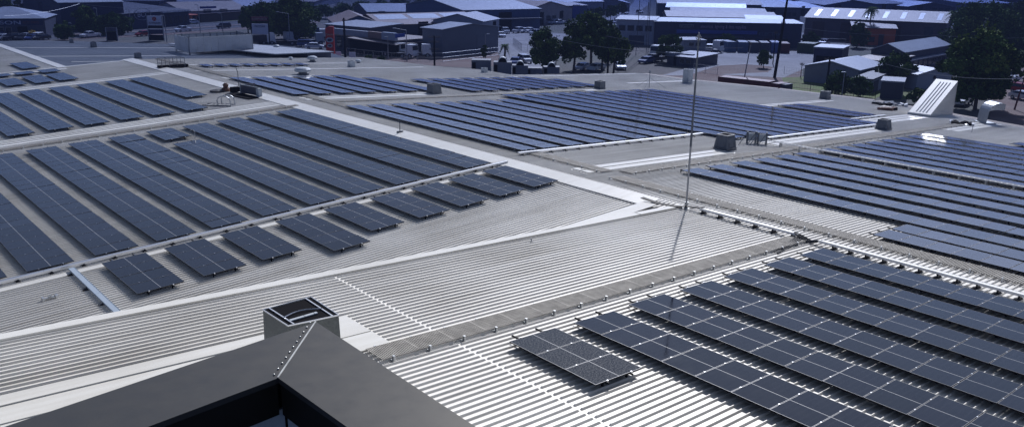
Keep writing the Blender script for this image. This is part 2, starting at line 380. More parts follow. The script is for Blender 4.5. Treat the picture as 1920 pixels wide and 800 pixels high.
# ------------------------------------------------------------------ walkways (steel grating)
def walkway(label, p0, p1, w, zf, step=.06, feet=1.15, lift=.13, cross=True):
    """p0->p1 axis aligned centre line"""
    horiz = abs(p1[0] - p0[0]) > abs(p1[1] - p0[1])
    L = (p1[0] - p0[0]) if horiz else (p1[1] - p0[1])
    t = thing('roof_walkway', label, 'walkway', (p0[0], p0[1], zf(*p0)), 0, 'grating walkways on the roof')
    def P(s, o, z):
        x, y = (p0[0] + s, p0[1] + o) if horiz else (p0[0] + o, p0[1] + s)
        return Vector((x - p0[0], y - p0[1], zf(x, y) + z - zf(*p0)))
    def bar(mb, s0, s1, o0, o1, z0, z1):
        b = [P(s0, o0, z0), P(s1, o0, z0), P(s1, o1, z0), P(s0, o1, z0)]; tt = [P(s0, o0, z1), P(s1, o0, z1), P(s1, o1, z1), P(s0, o1, z1)]
        if not horiz: b.reverse(); tt.reverse()
        mb.hexa(b, tt)
    mb = MB(); n = int(L / step)
    for i in range(n + 1):
        s = i * step
        if int(s / 1.13) != int((s - step) / 1.13): bar(mb, s - .012, s + .03, -w / 2, w / 2, lift - .03, lift + .004)
        else: bar(mb, s, s + step * .42, -w / 2, w / 2, lift - .02, lift)
    k = 9
    for j in range(k):
        o = -w / 2 + w * j / (k - 1); wd = .012 if 0 < j < k - 1 else .02
        bar(mb, 0, L, o - wd / 2, o + wd / 2, lift - .032, lift - .006)
    mb.build('grating', M['grate'], t)
    mb = MB(); s = .3
    bar(mb, -.05, .05, -w / 2 - .1, w / 2 + .06, .02, .05); bar(mb, -.03, .03, -w / 2 - .10, -w / 2 - .03, .052, lift + .05); bar(mb, -.03, .03, w / 2 + .02, w / 2 + .06, .052, lift)
    me = mb.mesh('bracket', M['galv'])
    while s < L:
        o = bpy.data.objects.new('bracket', me); COL.objects.link(o); o.parent = t; o.location = P(s, 0, 0); s += feet
    return t
walkway('grating walkway nearest the parapet leading right to the roof antenna pole ridge', (10.5, 17.22), (31.2, 17.22), .80, zP2)
walkway('grating walkway following the ridge line from bottom right up to the flashing junction', (33.5, -18), (33.5, 29.5), 1.0, zP2, .09, 1.15)
walkway('long grating walkway following the ridge from the flashing junction to far left', (34.2, 30.8), (34.2, 100.5), .9, zP2, .09, 1.15)
walkway('grating walkway beside the white flashing strip in the right middle', (35.0, 30.15), (82, 30.15), .9, zP2, .09)
walkway('thin grating walkway below the wide white sheets at the left', (2, 60.95), (31.0, 60.95), .6, zP1, .09)
walkway('thin grating walkway in front of the vent at the top middle', (35.0, 61.35), (64, 61.35), .6, zP2, .09)

# ------------------------------------------------------------------ cable trays
def tray(label, p0, p1, w, zf, lift, th, m, feet=None, name='cable_tray', group='cable trays on the roof', lid=False):
    horiz = abs(p1[0] - p0[0]) > abs(p1[1] - p0[1])
    t = thing(name, label, 'cable tray', (p0[0], p0[1], zf(*p0)), 0, group)
    def P(s, o, z):
        x, y = (p0[0] + s, p0[1] + o) if horiz else (p0[0] + o, p0[1] + s)
        return Vector((x - p0[0], y - p0[1], zf(x, y) + z - zf(*p0)))
    L = (p1[0] - p0[0]) if horiz else (p1[1] - p0[1])
    def bar(mb, s0, s1, o0, o1, z0, z1):
        b = [P(s0, o0, z0), P(s1, o0, z0), P(s1, o1, z0), P(s0, o1, z0)]; tt = [P(s0, o0, z1), P(s1, o0, z1), P(s1, o1, z1), P(s0, o1, z1)]
        if not horiz: b.reverse(); tt.reverse()
        mb.hexa(b, tt)
    mb = MB(); s = 0
    while s < L - .01:
        e = min(s + 2.4, L); bar(mb, s + .006, e - .006, -w / 2, w / 2, lift - th, lift); s = e
    bar(mb, 0, L, -w / 2 - .012, -w / 2 - .001, lift - th - .02, lift + .012); bar(mb, 0, L, w / 2 + .001, w / 2 + .012, lift - th - .02, lift + .012)
    mb.build('cover', m, t)
    mb = MB(); s = .25; f = feet or 1.2
    bar(mb, -.07, .07, -w / 2 - .16, w / 2 + .05, .0, .07); bar(mb, -.03, .03, -w / 2 - .03, w / 2 + .02, .07, lift - th - .002); me = mb.mesh('support_foot', M['blacksteel'])
    while s < L:
        o = bpy.data.objects.new('support_foot', me); COL.objects.link(o); o.parent = t; o.location = P(s, 0, 0); s += f
    return t
tray('silver cable tray along the foot of the long left panel rows', (2, 35.62), (31.0, 35.62), .17, zP1, .20, .07, M['alu'])
flashing(2, 31.0, 34.85, 35.25, zP1, 0, 'flat strip beside the cable tray')
tray('pale blue cable cover running from the silver tray to the step cap', (7.72, 24.6), (7.72, 35.3), .20, zP1, .17, .04, M['strip'], 2.0)
tray('silver cable tray at the foot of the middle panel field', (33.0, 36.85), (52.0, 36.85), .2, zP2, .22, .08, M['alu'])
tray('silver cable tray between the middle panel field and the long flashing at right', (54.5, 33.4), (71.3, 33.4), .2, zP2, .22, .08, M['alu'])
tray('silver cable tray under the small panel pair near the far corner', (71.8, 36.4), (79.5, 36.4), .15, zP2, .2, .07, M['alu'])
tray('white cable cover from the tall roof pole to the walkway junction', (31.35, 17.3), (31.35, 22.3), .24, zP2, .26, .07, M['white'], .92)
tray('white cable cover running off at bottom right beside the ridge walkway', (31.25, -6), (31.25, 16.3), .24, zP2, .26, .07, M['white'], .69)
# black cable loops at pole foot and at walkway end
mb = MB()
for i in range(3):
    o = i * .09
    mb.tube([(31.3 + o, 22.2, 9.3), (31.25 + o, 22.9, 9.2), (30.9 + o, 23.6, 9.16), (30.7 + o, 24.4, 9.15), (30.6 + o, 25.3, 9.25)], .03, k=5)
tag(mb.build('cable_bundle', M['blacksteel']), 'black cables bending round the foot of the tall roof pole', 'cable')
mb = MB()
for i in range(4):
    o = i * .09
    mb.tube([(31.3 + o * .3, 17.5, 9.3), (31.1 + o, 17.2, 9.25), (31.1 + o, 16.7, 9.12), (31.2 + o * .4, 16.2, 9.28)], .035, k=5)
    mb.tube([(28.6, 16.6 + o * .5, 9.22), (29.8, 16.75 + o, 9.2), (31.0, 17.0 + o, 9.2)], .03, k=5)
tag(mb.build('cable_bundle', M['blacksteel']), 'black cables spilling at the right end of the near walkway', 'cable')
# ladder tray crossing right-hand rows
t = thing('ladder_tray', 'thin white ladder tray crossing over the right hand panel rows', 'cable tray', (52.35, -10, zP2(52.35, 0)), 0, 'cable trays on the roof')
mb = MB()
for dx in (-.13, .13): mb.box(dx - .012, dx + .012, 0, 42.5, .34, .385)
y = 0
while y < 42.4: mb.box(-.16, .16, y, y + .04, .345, .37); y += .3
mb.build('rail', M['white'], t)
mb = MB(); y = .5; mb.box(-.16, .16, 0, .05, 0, .335); me = mb.mesh('support_foot', M['galv'])
while y < 42.4: o = bpy.data.objects.new('support_foot', me); COL.objects.link(o); o.parent = t; o.location = (0, y, 0); y += 1.5

# ------------------------------------------------------------------ solar rows
MODW = 1.72
def module_mesh(w, l, name, cm='cells'):
    mb = MB(); f = .009; th = .035
    for (a, b, c_, d) in ((0, w, 0, f), (0, w, l - f, l), (0, f, f, l - f), (w - f, w, f, l - f)):
        mb.box(a, b, c_, d, -th, -.006, 3); mb.box(a, b, c_, d, -.0055, 0, 1)
    c = w / 2; g = .007
    mb.box(f, c - g, f, l - f, -th + .004, -.003, 0); mb.box(c + g, w - f, f, l - f, -th + .004, -.003, 0)
    mb.box(c - g, c + g, f, l - f, -th + .004, -.0025, 2)
    return mb.mesh(name, [M[cm], M['frame'], M['cellline' if cm != 'cellsb' else 'cellsb'], M['under']])
ORD = ['first', 'second', 'third', 'fourth', 'fifth', 'sixth', 'seventh', 'eighth', 'ninth', 'tenth', 'eleventh', 'twelfth', 'thirteenth', 'fourteenth', 'fifteenth', 'sixteenth', 'seventeenth']
meshes = {}
def row(label, group, x, y0, y1, zf, n, parts=True, w=MODW, lift=.25, over=.35, arrname='solar_panel_row', cm='cells'):
    """panels occupy x..x+w, from y0 (near) to y1 (far)"""
    l = (y1 - y0) / n; gap = .018
    slope = (zf(x + 1, 0) - zf(x, 0))
    t = thing(arrname, label, 'solar panels', (x, y0, zf(x, y0) + lift), 0, group)
    t.rotation_euler = (0, -math.atan(slope), 0)
    if parts:
        key = (round(w, 2), round(l - gap, 2), cm)
        if key not in meshes: meshes[key] = module_mesh(w, l - gap, 'solar_module', cm)
        for i in range(n):
            o = bpy.data.objects.new('solar_module', meshes[key]); COL.objects.link(o); o.parent = t
            o.location = (0, i * l + gap / 2, random.uniform(-.003, .003)); o.rotation_euler = (random.gauss(0, .004), random.gauss(0, .003), 0)
    else:
        mb = MB()
        for i in range(n):
            y = i * l + gap / 2; ll = l - gap; dz = random.uniform(-.004, .004)
            mb.box(0, w, y, y + ll, -.04, dz - .004, 2); mb.box(0, .02, y, y + ll, dz - .0035, dz + .002, 1); mb.box(.02, w / 2 - .012, y + .02, y + ll - .02, -.02, dz + .003, 0); mb.box(w / 2 + .012, w - .02, y + .02, y + ll - .02, -.02, dz + .003, 0)
        mb.build('solar_modules', [M[cm], M['frame'], M['under']], t)
    L = y1 - y0
    for fx in (.24, .76):
        cx = w * fx; mb = MB()
        mb.box(cx - .02, cx + .02, -.06, L + over, -.085, -.045, 0)
        for i in range(n + 1):
            cy = i * l
            mb.box(cx - .022, cx + .022, cy - .016, cy + .016, -.04, .010, 1)
        y = .15
        while y < L + over: mb.box(cx - .02, cx + .02, y - .03, y + .03, -lift + .035, -.0845, 0); y += 1.37
        mb.build('mounting_rail', [M['under'], M['alu']], t)
    return t
# near right field
for i, (x, y0, y1, n) in enumerate([(13.78, 12.45, 15.66, 3), (16.22, .6, 15.63, 14), (18.72, .6, 15.72, 14), (21.24, .6, 15.70, 14), (23.72, -.5, 15.72, 15), (26.2, -.5, 15.70, 15), (28.52, -2.7, 15.62, 17)]):
    if i == 0: row('short dark array of three modules standing alone at the left of the near right field', 'panel rows of the near right field', x, y0, y1, zP2, n, cm='specks')
    else: row('%s long panel row right of the short three module array, near right field' % ORD[i - 1], 'panel rows of the near right field', x, y0, y1, zP2, n)
# left field
for i in range(13):
    x = 28.22 - 2.455 * (9 - (i - 2)) if i >= 2 else None
lx = [3.85, 6.27, 8.81, 11.30, 13.76, 16.2, 18.64, 21.15, 23.6, 25.83, 28.25]
ly = [59, 59, 59, 59, 59, 59, 54.0, 59, 59, 59, 59]
for i, x in enumerate(lx):
    y0, y1 = 35.85, ly[i]; n = 17 if y1 < 58 else 21
    row('%s row from the left in the long left field above the silver tray' % ORD[i], 'long panel rows of the left field', x, y0, y1, zP1, n)
row('small square group of panels at the head of the shortened left field row', 'long panel rows of the left field', 18.70, 55.4, 59.05, zP1, 3)
sx = [8.72, 11.2, 13.62, 16.23, 18.72, 21.28, 23.7, 26.1, 28.4]
for i, x in enumerate(sx):
    row('%s from the left of the nine small arrays below the silver tray' % ORD[i], 'nine small arrays below the silver tray', x, 29.4 if i == 3 else 30.5, 34.75, zP1, 5 if i == 3 else 4)
# middle field
for i in range(8):
    row('%s row from the left of the middle field just right of the ridge walkway' % ORD[i], 'panel rows of the middle field', 33.25 + 2.165 * i + (.35 if i == 0 else 0), 37.2, 58.0 - .12 * i, zP2, 19, False, 1.5 if i else 1.3, cm='cellsb')
for i in range(10):
    row('%s row from the left of the wide field behind the tall roof pole' % ORD[i], 'panel rows of the wide field behind the roof pole', 51.3 + 2.17 * i, 33.55 if i else 34.2, 60.0 - .1 * i, zP2, 24, False, 1.5, cm='cellsb')
for i in range(2):
    row(('left' if i == 0 else 'right') + ' one of two short far rows beside the flashing near the far right vent', 'two short far rows', 74.5 + 2.2 * i, 36.7, 44.8, zP2, 7, False, 1.5, cm='cellsb')
# right field
rx = [33.6, 35.95] + [37.9, 40.3, 42.7, 45.1, 47.45, 49.75, 52.75, 55.0, 57.3, 59.5, 61.8, 64.1, 66.35, 68.5]
for i, x in enumerate(rx):
    if i < 2:
        x = 34.2 if i == 0 else 35.95
        y1 = 15.5; y0 = y1 - 24 * 1.075; n = 24
        row('%s of two rows starting closest to the near walkway, right field' % ORD[i], 'panel rows of the right field', x, y0, y1, zP2, n, True, 1.5, cm='cellsb')
    else:
        y1 = 28.5; n = max(20, 33 - int((x - 37) * .45)); y0 = y1 - n * 1.075
        row('%s row of the right field counted upward from the bare ribbed roof' % ORD[i - 2], 'panel rows of the right field', x, y0, y1, zP2, n, x < 56, 1.52, cm='cellsb')
row('isolated far row at the right edge behind the right field', 'panel rows of the right field', 71.6, 4, 22.6, zP2, 17, False, 1.5, cm='cellsb')
# upper middle
for i in range(7):
    row('%s row from the left of the upper middle field below the mushroom vent' % ORD[i], 'panel rows of the upper middle field', 33.2 + 2.19 * i, 65.6 - .1 * i, 79.0 if i < 6 else 76.3, zP2, 12 if i < 6 else 10, False, 1.5, cm='cellsb')
for i in range(9):
    row('%s row from the left of the far middle field right of the square vent' % ORD[i], 'panel rows of the far middle field', 50.7 + 2.07 * i, 63.3, 73.9 - .1 * i if i < 8 else 70.3, zP2, 10 if i < 8 else 6, False, 1.42, cm='cellsb')
for i in range(8):
    row('%s of the tiny short arrays in line near the top left' % ORD[i], 'tiny short arrays in line', 35.4 + 1.6 * i, 90.1, 92.3, zP2, 2, False, 1.1, cm='cellsb')
# left far
for i, x in enumerate([8.98, 11.44, 13.96, 16.36, 18.8, 21.12, 23.64]):
    row('%s row from the left in the field beyond the wide white sheets' % ORD[i], 'panel rows beyond the wide white sheets', x, 64.6, 84.9, zP1, 18, False, 1.66)
row('shorter row closest to the ridge beyond the wide white sheets', 'panel rows beyond the wide white sheets', 25.85, 70.4, 85.0, zP1, 13, False)
k = 0
for (x, y0, y1, n, nm) in [(20.8, 89, 94.5, 5, 'right end of the front line of small arrays at far left'), (18.7, 89, 94.6, 5, 'middle of the front line of small arrays at far left'), (16.4, 89.3, 94.3, 5, 'left end of the front line of small arrays at far left'),
                           (21.0, 96.1, 98.5, 2, 'right end of the back line of small arrays at far left'), (18.75, 96.5, 98.5, 2, 'middle of the back line of small arrays at far left'), (16.6, 96.5, 98.5, 2, 'left end of the back line of small arrays at far left'), (20.2, 100.9, 106.9, 6, 'farthest small array at far left beyond a white strip')]:
    row('panel group at the ' + nm, 'small stepped arrays at far left', x, y0, y1, zP1, n, False)
#PART2

M['navy2'] = mat('navy_cladding', (.018, .026, .075), .6, 0, (.3, .2))
M['brownwall'] = mat('brown_wall', (.075, .045, .045), .7, 0, (.5, .2))
M['warebrown'] = mat('warehouse_wall', (.11, .085, .10), .65, 0, (.2, .2))
M['shedgrey'] = mat('shed_cladding', (.13, .15, .19), .55, 0, (.15, .12))
M['shedwhite'] = mat('shed_pale_wall', (.34, .37, .44), .6)
M['roofwhite'] = mat('white_roof_sheet', (.47, .50, .56), .4, .1)
M['purple'] = mat('sign_letter_mauve', (.16, .10, .20), .6)
M['blue2'] = mat('container_bright_blue', (.04, .10, .30), .6)
M['unitblue'] = mat('rooftop_unit_paint', (.06, .075, .12), .55)
M['sigwhite'] = mat('sign_white', (.62, .64, .72), .5)
M['maroon'] = mat('sign_maroon', (.16, .03, .05), .5)
M['signmauve'] = mat('sign_letter_pale_mauve', (.34, .28, .42), .6)
M['screenwhite'] = mat('screen_sheet', (.46, .48, .50), .5, 0, (.6, .15))

# ------------------------------------------------------------------ roof vents
def size_at(p, px):   # world size of px photo pixels at point p
    return px * (Vector(p) - CAM).dot(fw) / FPX
def box_vent(label, px, py, wpx, hpx, top=.78, m='ventgrey', cat='vent'):
    p = on(px, py); w = size_at(p, wpx); h = size_at(p, hpx) * 1.02; a = w / 2 * .76; p = p + Vector((.5, .55, 0)).normalized() * a * .9
    t = thing('roof_vent', label, cat, (p.x, p.y, roofz(p.x, p.y)), 0, 'box vents on the roof')
    mb = MB(); c = a * 1.02; mb.box(-c, c, -c, c, -.15, h * .16); mb.box(-c - .04, c + .04, -c - .04, c + .04, h * .16, h * .20); mb.build('curb', M[m], t)
    mb = MB(); b = a * .98; tt = a * top
    mb.hexa([(-b, -b, h * .205), (b, -b, h * .205), (b, b, h * .205), (-b, b, h * .205)], [(-tt, -tt, h * .93), (tt, -tt, h * .93), (tt, tt, h * .93), (-tt, tt, h * .93)])
    for s in (-1, 1): mb.box(s * b * .55 - .015, s * b * .55 + .015, -b - .012, -b + .1, h * .22, h * .5); mb.box(-b - .012, -b + .1, s * b * .55 - .015, s * b * .55 + .015, h * .22, h * .5)
    mb.build('hood', M[m], t)
    mb = MB(); r = tt * 1.04; q = tt * .86
    mb.box(-r, r, -r, -q, h * .932, h); mb.box(-r, r, q, r, h * .932, h); mb.box(-r, -q, -q, q, h * .932, h); mb.box(q, r, -q, q, h * .932, h); mb.build('rim', M[m], t)
    mb = MB(); mb.box(-q, q, -q, q, h * .931, h * .95); mb.build('louvre', M['dark'], t)
    return t
box_vent('dark tapered box vent ending the long white flashing right of the roof pole', 1362, 283, 40, 29)
box_vent('grey box vent at the end of the flashing left of the white wedge cowl', 1660, 245, 29, 20)
box_vent('dark box vent at the top middle between two panel fields', 813, 177, 27, 19, .9)
box_vent('dark box vent left of the thin guyed mast', 1125, 168, 20, 15, .95)
box_vent('pale tall box vent on the far eave right behind the guyed mast', 1290, 157, 18, 26, .97, 'ventlight')
box_vent('small box vent near the far right eave above the short rows', 1549, 187, 20, 15, .92)
box_vent('small grey vent left of the white ridge cap end, far left', 257, 111, 14, 11, .9)
box_vent('small grey vent farthest at top left behind the white line', 174, 90, 12, 11, .9)
box_vent('tiny vent at the top left edge of the roof', 133, 82, 8, 8, .9)
box_vent('small pale vent beside the tiny mushroom vents', 658, 127, 14, 12, .95, 'ventlight')
box_vent('pale vent at the far eave next to the blue rooftop units', 908, 137, 12, 9, .95, 'ventlight')

def mushroom(label, px, py, wpx, hpx):
    p = on(px, py); w = size_at(p, wpx) / 2; h = size_at(p, hpx)
    t = thing('mushroom_vent', label, 'vent', (p.x, p.y, roofz(p.x, p.y)), 0, 'mushroom vents')
    mb = MB(); mb.lathe([(w * .75, -.1), (w * .75, h * .16), (w * .5, h * .18), (w * .5, h * .5)]); mb.build('neck', M['ventgrey'], t)
    mb = MB(); mb.lathe([(w * .9, h * .45), (w, h * .5), (w, h * .72), (w * .8, h * .9), (w * .3, h)]); mb.build('dome', M['ventlight'], t)
mushroom('largest mushroom vent above the upper middle panel field', 568, 141, 31, 15)
mushroom('domed mushroom vent behind the largest one', 586, 117, 19, 12)
mushroom('small mushroom vent beside the goose neck pipe', 545, 103, 12, 9)
mushroom('tiny mushroom vent in front of the goose neck pipe', 545, 113, 9, 6)
mushroom('small mushroom vent at the right near the red dirt verge', 672, 119, 11, 7)

# near galvanised vent behind the parapet
def near_vent():
    zb = zP2(9.8, 0)
    zt = zb + 1.18
    c = [at(493, 580, zt), at(540, 610, zt), at(635, 590, zt), at(583, 556, zt)]
    base = (c[0] + c[1] + c[2] + c[3]) / 4; o = Vector((base.x, base.y, zb))
    t = thing('roof_vent', 'galvanised square roof vent with open black top behind the parapet corner', 'vent', o)
    c = [p - o for p in c]
    ctr = Vector((0, 0, 0))
    low = [Vector((p.x * 1.04, p.y * 1.04, -.05)) for p in c]
    mb = MB()
    top = [Vector((p.x, p.y, 1.10)) for p in c]
    def inn(p, k): return Vector((p.x * k, p.y * k, p.z))
    for i in range(4):
        j = (i + 1) % 4
        mb.hexa([low[i], low[j], inn(low[j], .95), inn(low[i], .95)], [Vector((c[i].x, c[i].y, 1.17)), Vector((c[j].x, c[j].y, 1.17)), inn(Vector((c[j].x, c[j].y, 1.17)), .96), inn(Vector((c[i].x, c[i].y, 1.17)), .96)])
    mb.build('hood', M['galv2'], t)
    mb = MB(); mb.hexa([inn(p, .955) for p in top], [inn(p, .955) + Vector((0, 0, .06)) for p in top]); mb.build('louvre', M['dark'], t)
    # straps : c0 left, c1 near, c2 right, c3 far
    def L(a, b, k): return c[a].lerp(c[b], k)
    mb = MB()
    def flat(p, q, w=.02, dz=1.19):
        p = Vector((p.x, p.y, dz)); q = Vector((q.x, q.y, dz)); d = (q - p).normalized(); n = Vector((-d.y, d.x, 0)) * w / 2
        mb.hexa([p - n - Vector((0, 0, .03)), q - n - Vector((0, 0, .03)), q + n - Vector((0, 0, .03)), p + n - Vector((0, 0, .03))], [p - n, q - n, q + n, p + n])
    flat(c[0], c[1]); flat(c[2], c[3]); flat(L(0, 3, .12), L(1, 2, .12), .035, 1.193); flat(L(0, 3, .88), L(1, 2, .88), .035, 1.193); flat(c[0], c[3], .02); flat(c[1], c[2], .02)
    mb.build('strap', M['alu'], t)
    mb = MB(); pts = []
    for i in range(9):
        k = .12 + .76 * i / 8; a = L(0, 3, k); b = L(1, 2, k); q = a.lerp(b, .62 - .13 * math.sin(math.pi * i / 8)); pts.append((q.x, q.y, 1.17 + .03))
    mb.tube(pts, .016, k=5); mb.build('hinge_rod', M['alu'], t)
    mb = MB()
    a = L(0, 3, .14).lerp(L(1, 2, .14), .80); b = L(0, 3, .72).lerp(L(1, 2, .72), .72)
    d = (b - a); d.z = 0; dn = d.normalized(); n = Vector((-dn.y, dn.x, 0)) * .045
    for k0, k1 in ((0, .52), (.54, .88), (.9, 1)):
        p = a + d * k0; q = a + d * k1; p = Vector((p.x, p.y, 1.20)); q = Vector((q.x, q.y, 1.20)); e = Vector((0, 0, .03))
        mb.hexa([p - n - e, q - n - e, q + n - e, p + n - e], [p - n, q - n, q + n, p + n])
    mb.build('damper_bar', M['ventlight'], t)
M['galv2'] = mat('spangled_galvanised', (.115, .13, .13), .5, .25, (34, .6))
near_vent()

# curved duct cowl at right, wedge cowl
p = on(1848, 233); 
t = thing('duct_cowl', 'curved galvanised duct cowl bending over near the right edge', 'duct', (p.x + .5, p.y + .3, roofz(p.x, p.y)), R(-38))
mb = MB(); w = size_at(p, 30) / 2; hh = size_at(p, 34); n = 12
prev = None; th = []
for i in range(n + 1):
    k = i / n
    if k < .45: cx, cz, ax = 0 + k * .25, hh * .72 * k / .45, R(90) - k * .3
    else:
        a = (k - .45) / .55 * R(120); cx, cz = .11 + w * .9 * (1 - math.cos(a)), hh * .72 + w * .62 * math.sin(a)
        ax = R(90) - a
    nx, nz = -math.sin(ax), math.cos(ax); hw = w * .42
    sec = [(cx - nx * -hw, -w, cz + nz * -hw), (cx - nx * -hw, w, cz + nz * -hw), (cx + nx * hw, w, cz + nz * hw), (cx + nx * hw, -w, cz + nz * hw)]
    if prev:
        nn = len(mb.v); mb.v += prev + sec
        for a_ in range(4): b_ = (a_ + 1) % 4; mb.face([nn + a_, nn + b_, nn + 4 + b_, nn + 4 + a_])
    prev = sec
mb.build('duct', M['galv'], t)
mb = MB(); mb.box(-w * .7, w * .8, -w * 1.15, w * 1.15, -.2, .12); mb.build('curb', M['galv'], t)

p = on(1703, 215); q = on(1741, 221); r = on(1777, 215)
t = thing('wedge_cowl', 'tall white ribbed wedge shaped cowl rising from the far right roof', 'roof cowl', (p.x, q.y, roofz(p.x, q.y)))
H = hgt(r, 157) - roofz(r.x, r.y); Wd = p.y - q.y; Ld = r.x - q.x
mb = MB(); n = len(mb.v); dz = zP2(Ld, 0) - zP2(0, 0)
mb.v += [(0, 0, .0), (0, Wd, .0), (Ld, Wd, dz - .1), (Ld, 0, dz - .1), (0, 0, .28), (0, Wd, .28), (Ld, Wd, H), (Ld, 0, H)]
for f in ((0, 3, 2, 1), (4, 5, 1, 0), (0, 4, 7, 3), (1, 2, 6, 5), (3, 7, 6, 2), (4, 7, 6, 5)): mb.face(list(f))
mb.build('body', M['flash'], t)
mb = MB()
for i in range(4):
    y = Wd * (.26 + .15 * i)
    for w_ in (0,):
        a = Vector((.25, y, .28 + (H - .28) * .25 / Ld)); b = Vector((Ld * .93, y, .28 + (H - .28) * .93))
        up_ = Vector((-(H - .28), 0, Ld)).normalized() * .05; sd = Vector((0, .028, 0))
        mb.hexa([a - sd, b - sd, b + sd, a + sd], [a - sd + up_, b - sd + up_, b + sd + up_, a + sd + up_])
mb.build('rib', M['ventlight'], t)
mb = MB(); a = Vector((-.06, -.06, .27)); mb.box(-.08, .0, -.06, Wd + .06, -.02, .26); mb.build('gutter_lip', M['ventlight'], t)

# ------------------------------------------------------------------ tall roof pole with ringed head
pb = Vector((31.55, 23.3, roofz(31.6, 23.3)))
t = thing('antenna_pole', 'tall thin roof pole with a flame shaped ring on top casting a shadow', 'pole', pb)
Ht = hgt(pb, 76) - pb.z; lean = Vector((.0, .0, 1))
mb = MB(); mb.tube([(0, 0, 0), (0, 0, Ht * .42)], .045, k=8); mb.build('lower_tube', M['polegrey'], t)
mb = MB(); mb.tube([(0, 0, Ht * .38), (0, 0, Ht)], [.055, .035], k=8); mb.build('upper_tube', M['ventgrey'], t)
mb = MB(); mb.box(-.22, .22, -.22, .22, -.02, .05); mb.tube([(0, 0, .04), (0, 0, .3)], .09, k=8); mb.build('base_plate', M['galv'], t)
hh = size_at(pb + Vector((0, 0, Ht)), 13)
mb = MB()
for a in range(2):
    an = a * math.pi / 2 - .6; pts = []
    for i in range(13):
        k = i / 12 * 2 * math.pi; x = math.sin(k) * hh * .40; z = hh * (.46 - .46 * math.cos(k)); x *= 1.0 if z < hh * .5 else max(.05, 1.15 - z / hh * .95)
        pts.append((x * math.cos(an), x * math.sin(an), Ht + z))
    mb.tube(pts, .02, k=5)
mb.tube([(0, 0, Ht), (0, 0, Ht + hh * 1.15)], .02, k=6); mb.build('ring_head', M['polegrey'], t)

# ------------------------------------------------------------------ screened enclosure
corn = [on(330, 97, 0, 'Q'), on(356, 104, 0, 'Q'), on(476, 103, 0, 'Q')]
A, B, C_ = corn; D = A + (C_ - B)
zt = hgt(B, 71); zl = hgt(B, 99)
t = thing('plant_screen', 'large white sheeted screen enclosure on dark legs at the far left of the roof', 'screen', (B.x, B.y, roofz(B.x, B.y)))
P = [Vector((q.x - B.x, q.y - B.y, 0)) for q in (A, B, C_, D)]; zt -= roofz(B.x, B.y); zl -= roofz(B.x, B.y)
for i in range(4):
    a, b = P[i], P[(i + 1) % 4]; n = 4 if i in (0, 2) else 9; mb = MB(); d = (b - a).normalized(); nn = Vector((d.y, -d.x, 0)) * .03
    for j in range(n):
        u, v = a.lerp(b, (j + .015) / n), a.lerp(b, (j + .985) / n); z0 = Vector((0, 0, zl)); z1 = Vector((0, 0, zt)); bow = nn * random.uniform(0, 2.5)
        mb.hexa([u - nn + z0 + bow, v - nn + z0, v + nn + z0, u + nn + z0 + bow], [u - nn + z1, v - nn + z1 + bow, v + nn + z1 + bow, u + nn + z1])
    mb.build('sheet_wall', M['screenwhite'], t)
    mb = MB()
    for j in range(n + 1):
        u = a.lerp(b, j / n) - nn * 2.2
        if j % 4 == 0: mb.tube([u - Vector((0, 0, .4)), u + Vector((0, 0, zt + .1))], .07, k=4)
        else: mb.tube([u + Vector((0, 0, zl)), u + Vector((0, 0, zt))], .035, k=4)
    for zz in (zt, zl - .03, zl - .35): mb.tube([a - nn * 2.4 + Vector((0, 0, zz)), b - nn * 2.4 + Vector((0, 0, zz))], .04, k=4)
    mb.build('frame', M['ventgrey'], t)
mb = MB(); mb.box(2, 7, .8, 4, .2, zt * .5); mb.build('plant_unit', M['ventgrey'], t)

# goose neck
p = on(524, 101); h = size_at(p, 20); w = size_at(p, 6)
t = thing('gooseneck_vent', 'bent goose neck exhaust pipe near the lower annex roof', 'vent pipe', (p.x, p.y, roofz(p.x, p.y) - .2))
mb = MB(); pts = [(0, 0, 0), (0, 0, h * .55)]
for i in range(8): a = i / 7 * R(150); pts.append((-w * .8 * (1 - math.cos(a)), 0, h * .55 + w * .9 * math.sin(a)))
mb.tube(pts, w * .55, k=10); mb.build('pipe', M['ventlight'], t)
# annex with dark side wall
a0, a1 = on(577, 112, 0, 'Q'), on(621, 112, 0, 'Q'); z_ = roofz(a0.x, a0.y)
t = thing('roof_annex', 'low annex with pale roof and dark end wall behind the mushroom vents', 'building', (a0.x, a0.y, z_ - 1))
u = Vector((a1.x - a0.x, a1.y - a0.y, 0)); v = Vector((-u.y, u.x, 0)).normalized() * 22 + Vector((-8, 0, 0)); ha = hgt(a0, 99.5) - z_ + 1
mb = MB(); z0 = Vector((0, 0, 0)); zz = Vector((0, 0, ha)); mb.hexa([z0, u, u + v, v], [z0 + zz, u + zz * .96, u + v + zz * .96, v + zz]); mb.build('wall', M['slate'], t)
mb = MB(); e = Vector((0, 0, ha + .05)); o_ = -v.normalized() * .4
mb.prism([o_ - u * 1.4 + e + Vector((0, 0, .1)), u * 1.04 + o_ + e, u * 1.04 + v + e, v - u * 1.4 + e + Vector((0, 0, .1))], .12); mb.build('roof', M['rooffar'], t)

# thin guyed mast on far roof
p = on(1217, 166)
t = thing('guyed_mast', 'thin short white mast with guy wires on the far roof', 'mast', (p.x, p.y, roofz(p.x, p.y))); h = size_at(p, 28)
mb = MB(); mb.tube([(0, 0, 0), (0, 0, h)], .05, k=6); mb.lathe([(.12, h), (.12, h + .25), (.02, h + .35)], k=8); mb.build('mast', M['polegrey'], t)
mb = MB()
for a in range(3): mb.tube([(0, 0, h * .72), (1.9 * math.cos(a * 2.1 + 5.6), 1.9 * math.sin(a * 2.1 + 5.6), .03)], .018, k=4)
mb.build('guy_wire', M['polegrey'], t)

